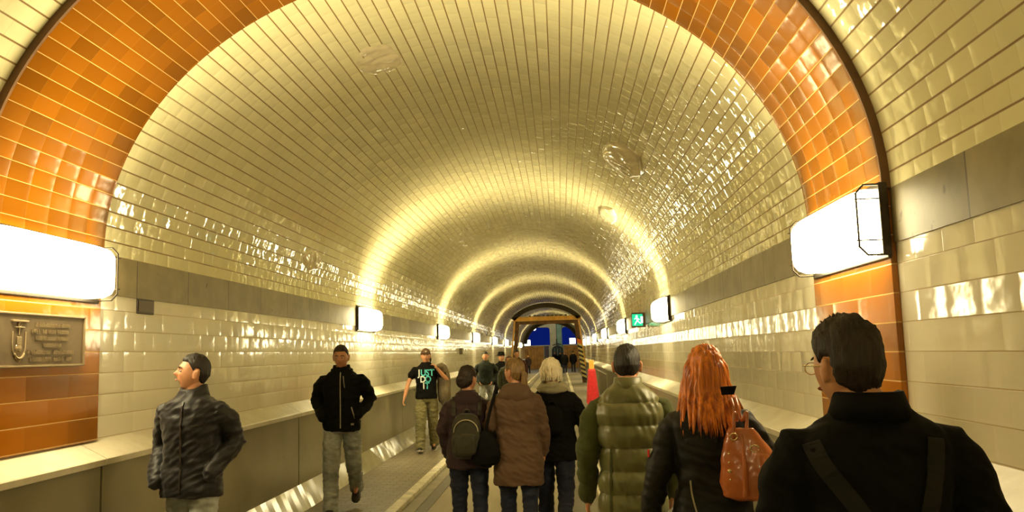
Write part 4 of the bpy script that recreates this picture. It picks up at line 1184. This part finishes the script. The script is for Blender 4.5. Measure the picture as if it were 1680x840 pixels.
# 6 -- white-haired woman
p6 = person('woman with short white hair and grey-beige scarf in a black jacket, seen from behind', .665, 7.75, -4, 1.70, ground=ROADZ, head=(34, -2), hair=HW_, hairstyle='bob', female=True,
            legs=((10, 6, 0), (-16, 34, 48)), arms=(((-.22, .02, 1.15), (-.20, .14, .95)), ((.275, -.01, 1.17), (.34, .08, .95))), detail=2, trouser_r=1.05,
            top=dict(mat=BLK, hem=.84, fit=1.18, sleeve=1.2, hemr=1.04))
def scarf(P):
    bm = bmesh.new(); up = P['up']
    ring = [(.095*math.cos(a), -.012+.095*math.sin(a), 1.50+.014*math.sin(3*a)) for a in [i*math.pi/10 for i in range(21)]]
    tube(bm, [Vector(q)+up for q in ring], .032, 12)
    ring = [(.115*math.cos(a), -.015+.105*math.sin(a), 1.465+.01*math.cos(2*a)) for a in [i*math.pi/10 for i in range(21)]]
    tube(bm, [Vector(q)+up for q in ring], .032, 12)
    bmesh.ops.transform(bm, matrix=P['T'], verts=bm.verts); me = remesh(bm, .008, 2); displace(me, lambda co, n: .012*noise.noise(Vector((co.x*10, co.y*10, co.z*40)))); link('scarf', me, SCARF, P['body'])
scarf(p6)
backpack(p6, BLK, .20, .26, .08, 1.20, 'small flat black backpack worn by the white-haired woman', pocket=False)
# 7 -- man in olive quilted vest
p7 = person('man in an olive quilted down vest over a dark green sweater, seen from behind', 1.135, 5.0, -3, 1.74, head=(-3, 0), hair=HB, hairstyle='short',
            legs=((6, 4, 0), (-8, 8, 10)), arms=(((-.25, -.03, 1.13), (-.262, .06, .86)), ((.235, .02, 1.13), (.23, .12, .88))), detail=3, trousers=BEIGE, trouser_r=1.2,
            top=dict(name='quilted_vest', mat=PUFF, hem=.775, fit=1.03, sleeve=1.12, puffy=True, collar=(.075, .072), sleeves_mat=OLIVE, hemr=1.0, depth=1.1))
strip(p7, [(-.115, 1.15), (-.125, .95), (-.13, .80)], .012, OLIVE, 'side_seam', p7['top'], True, .003)
# 8 -- red-haired woman
p8 = person('woman with long bright orange-red hair in a black jacket carrying a leather handbag', 1.455, 4.2, -8, 1.70, head=(4, 2), hair=HRED, hairstyle='long', female=True,
            legs=((6, 4, 0), (-6, 8, 8)), arms=(((-.26, -.01, 1.12), (-.33, .03, .88)), ((.30, -.02, 1.13), (.25, .20, 1.02))), detail=3,
            top=dict(mat=fabric('black_softshell', (.006, .0055, .005), .6, .2, 80, sheen=.05), hem=.90, fit=1.08, sleeve=1.15, hood=(.145, .060, .080, 1.29), hemr=1.06, waist=.96))
strip(p8, [(-.105, 1.11), (-.10, 1.04), (-.08, .95)], .008, SCARF, 'reflective_piping', p8['top'], True, .003)
bm = bmesh.new(); E_ = p8['A'][-1][0].lerp(p8['A'][-1][1], .62); box(bm, E_.x-.085, E_.x-.075, E_.y-.03, E_.y+.0, E_.z-.02, E_.z+.015, .002)
bmesh.ops.transform(bm, matrix=p8['T'], verts=bm.verts); fin('red_sleeve_label', bm, plain('red_label', (.7, .03, .03), .6), p8['top'])
def stand_collar(P):
    bm = bmesh.new(); up = P['up']
    V = [(.065, -.165, 1.52), (.125, -.13, 1.52), (.14, -.12, 1.56), (.06, -.175, 1.56)]
    f0 = [bm.verts.new(Vector(v)+up) for v in V]; f1 = [bm.verts.new(Vector(v)+up+Vector((0, .02, 0))) for v in V]
    bm.faces.new(f0); bm.faces.new(f1)
    for i in range(4): bm.faces.new((f0[i], f0[(i+1) % 4], f1[(i+1) % 4], f1[i]))
    bmesh.ops.transform(bm, matrix=P['T'], verts=bm.verts); fin('hood_flap', bm, BLK, P['top'])
stand_collar(p8)
def handbag(P):
    root = empty('handbag', (0, 0, 0)); follow(root, P); tag(root, 'glossy cognac leather handbag with buckles hanging from the red-haired woman\'s shoulder', 'handbag')
    up = P['up']; T = P['T']
    def fm(nm, bm, m=LEATH, par=root, vx=.006, amp=.005, rm=True):
        bmesh.ops.transform(bm, matrix=T, verts=bm.verts)
        if rm:
            me = remesh(bm, vx, 2); displace(me, lambda co, n: amp*noise.noise(co*15)+amp*.5*noise.noise(co*38)); return link(nm, me, m, par)
        return fin(nm, bm, m, par, smooth=True)
    cx, cy = .155, -.185
    ax = Vector((.93, -.25, 0)).normalized(); ay = Vector((.25, .93, 0)).normalized()
    def ctr(z, dx=0): return Vector((cx+.02+dx*1.08, cy, (z-1.0)*1.12+1.19))+up
    bm = bmesh.new()
    loft(bm, [(ctr(.855, .02), ax*.12, ay*.04, 3), (ctr(.87, .02), ax*.155, ay*.065, 3.4), (ctr(.93, .015), ax*.16, ay*.072, 3.2), (ctr(1.02, 0), ax*.135, ay*.062, 3), (ctr(1.10, -.02), ax*.095, ay*.045, 2.8), (ctr(1.155, -.03), ax*.06, ay*.028, 2.5)], 40)
    fm('bag_body', bm)
    bm = bmesh.new()   # side pocket bulging to the right
    loft(bm, [(ctr(.90, .09)+Vector((0, -.05, 0)), ax*.05, ay*.03, 2.6), (ctr(.94, .095)+Vector((0, -.055, 0)), ax*.07, ay*.045, 2.6), (ctr(1.0, .08)+Vector((0, -.05, 0)), ax*.06, ay*.042, 2.6), (ctr(1.055, .05)+Vector((0, -.04, 0)), ax*.032, ay*.03, 2.4)], 28)
    fm('side_pocket', bm)
    bm = bmesh.new()   # front gusset fold
    tube(bm, [ctr(.88, -.03)+Vector((0, -.07, 0)), ctr(1.0, -.025)+Vector((0, -.068, 0)), ctr(1.13, -.03)+Vector((0, -.038, 0))], [.014, .012, .008], 8); fm('gusset_fold', bm, amp=.002, vx=.005)
    for k, (px, py) in enumerate(((-.055, -.02), (.00, .02))):
        bm = bmesh.new()
        tube(bm, smoothpts([ctr(1.11, px-.01)+Vector((0, py-.03, 0)), ctr(1.22, px+.0)+Vector((0, py-.02, 0)), Vector((.130+.02*k, -.175, 1.40))+up, Vector((.115+.022*k, -.115, 1.475))+up, Vector((.12+.02*k, .02, 1.50))+up, Vector((.19, .09, 1.40))+up, Vector((.23, -.02, 1.34))+up, ctr(1.12, px+.02)+Vector((0, py+.03, 0))], 6), .0085, 8)
        fm('strap', bm, rm=False)
        bm = bmesh.new(); c = ctr(1.125, px-.01)+Vector((0, py-.045, 0))
        tube(bm, [c+Vector((.016*math.cos(a), 0, .016*math.sin(a))) for a in [i*math.pi/6 for i in range(13)]], .004, 6, roundend=False); fm('ring', bm, BRASS, rm=False)
    for dz, r in ((1.055, .006), (1.02, .006), (.985, .011), (.95, .006)):
        bm = bmesh.new(); ellipsoid(bm, ctr(dz, -.09)+Vector((0, -.062-(1.06-dz)*.12, 0)), (r, .006, r), 10); fm('stud', bm, BRASS, rm=False)
    bm = bmesh.new(); c = ctr(1.075, .02)+Vector((0, -.058, 0))
    tube(bm, [c+Vector((.020*math.cos(a), 0, .016*math.sin(a))) for a in [i*math.pi/6 for i in range(13)]], .0045, 6, roundend=False); fm('buckle', bm, BRASS, rm=False)
handbag(p8)
# 9 -- the near man
p9 = person('large near man with dark brown hair and glasses in a black jacket, back turned', 1.59, 2.40, -8, 1.77, neck=.045, headx=-.035, head=(30, 0), hair=HBR, hairstyle='tousled', skin=SK,
            legs=((6, 4, 0), (-6, 8, 8)), arms=(((-.26, -.01, 1.13), (-.24, .12, .92)), ((.28, -.01, 1.13), (.25, .12, .92))), detail=3,
            top=dict(mat=BLK, hem=.82, fit=1.04, sleeve=1.12, collar=(.05, .080), wrinkle=.9, depth=1.1))
GREYSTR = fabric('dark_grey_webbing', (.010, .009, .006), .8, .4, 200, sheen=0)
strip(p9, [(-.165, 1.40), (-.14, 1.34), (-.07, 1.24), (.0, 1.12)], .045, GREYSTR, 'backpack_strap', p9['top'], True, .004)
strip(p9, [(.135, 1.41), (.125, 1.35), (.10, 1.24), (.06, 1.12)], .045, GREYSTR, 'backpack_strap', p9['top'], True, .004)
backpack(p9, PACK, .30, .36, .13, .94, 'dark backpack hanging low on the near man\'s back', name='backpack')
def glasses(P):
    HM, T = P['HM'], P['T']
    root = empty('glasses', (0, 0, 0)); follow(root, P); tag(root, 'thin metal glasses on the face of the near man', 'glasses')
    for s in (-1, 1):
        bm = bmesh.new(); c = Vector((s*.033, .106, -.004))
        tube(bm, [HM @ (c+Vector((.023*math.cos(a), -.004*abs(math.cos(a)), .017*math.sin(a)))) for a in [i*math.pi/10 for i in range(21)]], .0012, 6, roundend=False)
        bmesh.ops.transform(bm, matrix=T, verts=bm.verts); fr = fin('frame', bm, BRASS, root)
        bm = bmesh.new(); V = [bm.verts.new(HM @ (c+Vector((.022*math.cos(a), 0, .016*math.sin(a))))) for a in [i*math.pi/10 for i in range(20)]]
        V2 = [bm.verts.new(v.co+HM.to_3x3() @ Vector((0, .0015, 0))) for v in V]; bm.faces.new(V); bm.faces.new(V2)
        for i in range(20): bm.faces.new((V[i], V[(i+1) % 20], V2[(i+1) % 20], V2[i]))
        bmesh.ops.transform(bm, matrix=T, verts=bm.verts)
        g = NT('clear_lens'); g.out(Base_Color=(1, 1, 1), Roughness=.02); g.b.inputs['Transmission Weight'].default_value = 1; g.b.inputs['IOR'].default_value = 1.3
        fin('lens', bm, g.m, fr)
        bm = bmesh.new(); tube(bm, [HM @ Vector(q) for q in ((s*.056, .102, .004), (s*.076, .085, .006), (s*.086, .0, .006), (s*.083, -.02, -.006))], .0016, 6)
        bmesh.ops.transform(bm, matrix=T, verts=bm.verts); fin('temple', bm, BRASS, root)
    bm = bmesh.new(); tube(bm, [HM @ Vector(q) for q in ((-.011, .106, .002), (0, .111, .006), (.011, .106, .002))], .0012, 6); bmesh.ops.transform(bm, matrix=T, verts=bm.verts); fin('bridge', bm, BRASS, root)
glasses(p9)

# ---- the people further off
W1 = ((-14, 16, 18), (16, 4, -6))
q1 = person('distant man in dark green jacket and pale jeans, left of the hat wearer', -1.30, 23, 182, 1.78, ground=0, hair=HB, hairstyle='crop', legs=W1, detail=1, hands=(True, True), trousers=JEAN, arms=POCK, top=dict(mat=fabric('dark_green_jacket', (.016, .022, .016)), hem=.88, fit=1.1, sleeve=1.2, collar=(.05, .075)))
q2 = person('person in a dark coat and wide-brimmed black hat walking towards the viewer', -.95, 24.2, 178, 1.80, ground=ROADZ, hair=HB, hairstyle='crop', legs=W1, detail=1, trousers=JEAN, top=dict(mat=BLK, hem=.75, fit=1.1, sleeve=1.2))
def hat(P):
    HM, T = P['HM'], P['T']; bm = bmesh.new()
    loft(bm, [(HM @ Vector((0, 0, .05)), Vector((.15, 0, 0)), Vector((0, .17, 0))), (HM @ Vector((0, 0, .062)), Vector((.155, 0, 0)), Vector((0, .175, 0))), (HM @ Vector((0, 0, .066)), Vector((.095, 0, 0)), Vector((0, .115, 0))), (HM @ Vector((0, 0, .14)), Vector((.085, 0, 0)), Vector((0, .10, 0))), (HM @ Vector((0, 0, .155)), Vector((.05, 0, 0)), Vector((0, .07, 0)))], 28)
    bmesh.ops.transform(bm, matrix=T, verts=bm.verts); fin('hat', bm, BLK, P['body'], smooth=True)
hat(q2)
q3 = person('person with light brown hair in a grey-green coat beside the person in the hat', -.62, 22.2, 186, 1.72, ground=ROADZ, hair=HMB, hairstyle='bob', female=True, legs=W1, detail=1, top=dict(mat=GRNGREY, hem=.72, fit=1.12, sleeve=1.2, hemr=1.05))
q4 = person('man in a dark red jacket far behind the woman in the brown coat', -.70, 28, 180, 1.88, ground=ROADZ, hair=HB, hairstyle='crop', legs=W1, detail=1, top=dict(mat=DKRED, hem=.85, fit=1.15, sleeve=1.2))
q5 = person('tiny dark figure standing at the left of the tunnel end', -1.95, 70, 175, 1.55, hair=HBR, hairstyle='crop', detail=0, hands=(False, False), top=dict(mat=PLUM, hem=.70, fit=1.1, sleeve=1.1))
q6 = person('left one of two dark figures standing close together at the tunnel end', 1.05, 70, 0, 1.80, ground=ROADZ, hair=HMB, hairstyle='crop', detail=0, hands=(False, False), top=dict(mat=BLK, hem=.72, fit=1.15, sleeve=1.1))
q7 = person('right one of two dark figures standing close together at the tunnel end', 1.75, 70.3, 0, 1.78, hair=HB, hairstyle='crop', detail=0, hands=(False, False), top=dict(mat=BLK, hem=.75, fit=1.2, sleeve=1.15))
q8 = person('left dark figure before the iron lift cage', .15, 86, 180, 1.75, ground=-.02, hair=HB, hairstyle='crop', detail=0, hands=(False, False), top=dict(mat=BLK, hem=.72, fit=1.1, sleeve=1.1))
q9 = person('right dark figure before the iron lift cage', .68, 86.2, 180, 1.70, ground=-.02, hair=HB, hairstyle='crop', detail=0, hands=(False, False), top=dict(mat=BLK, hem=.72, fit=1.1, sleeve=1.1))
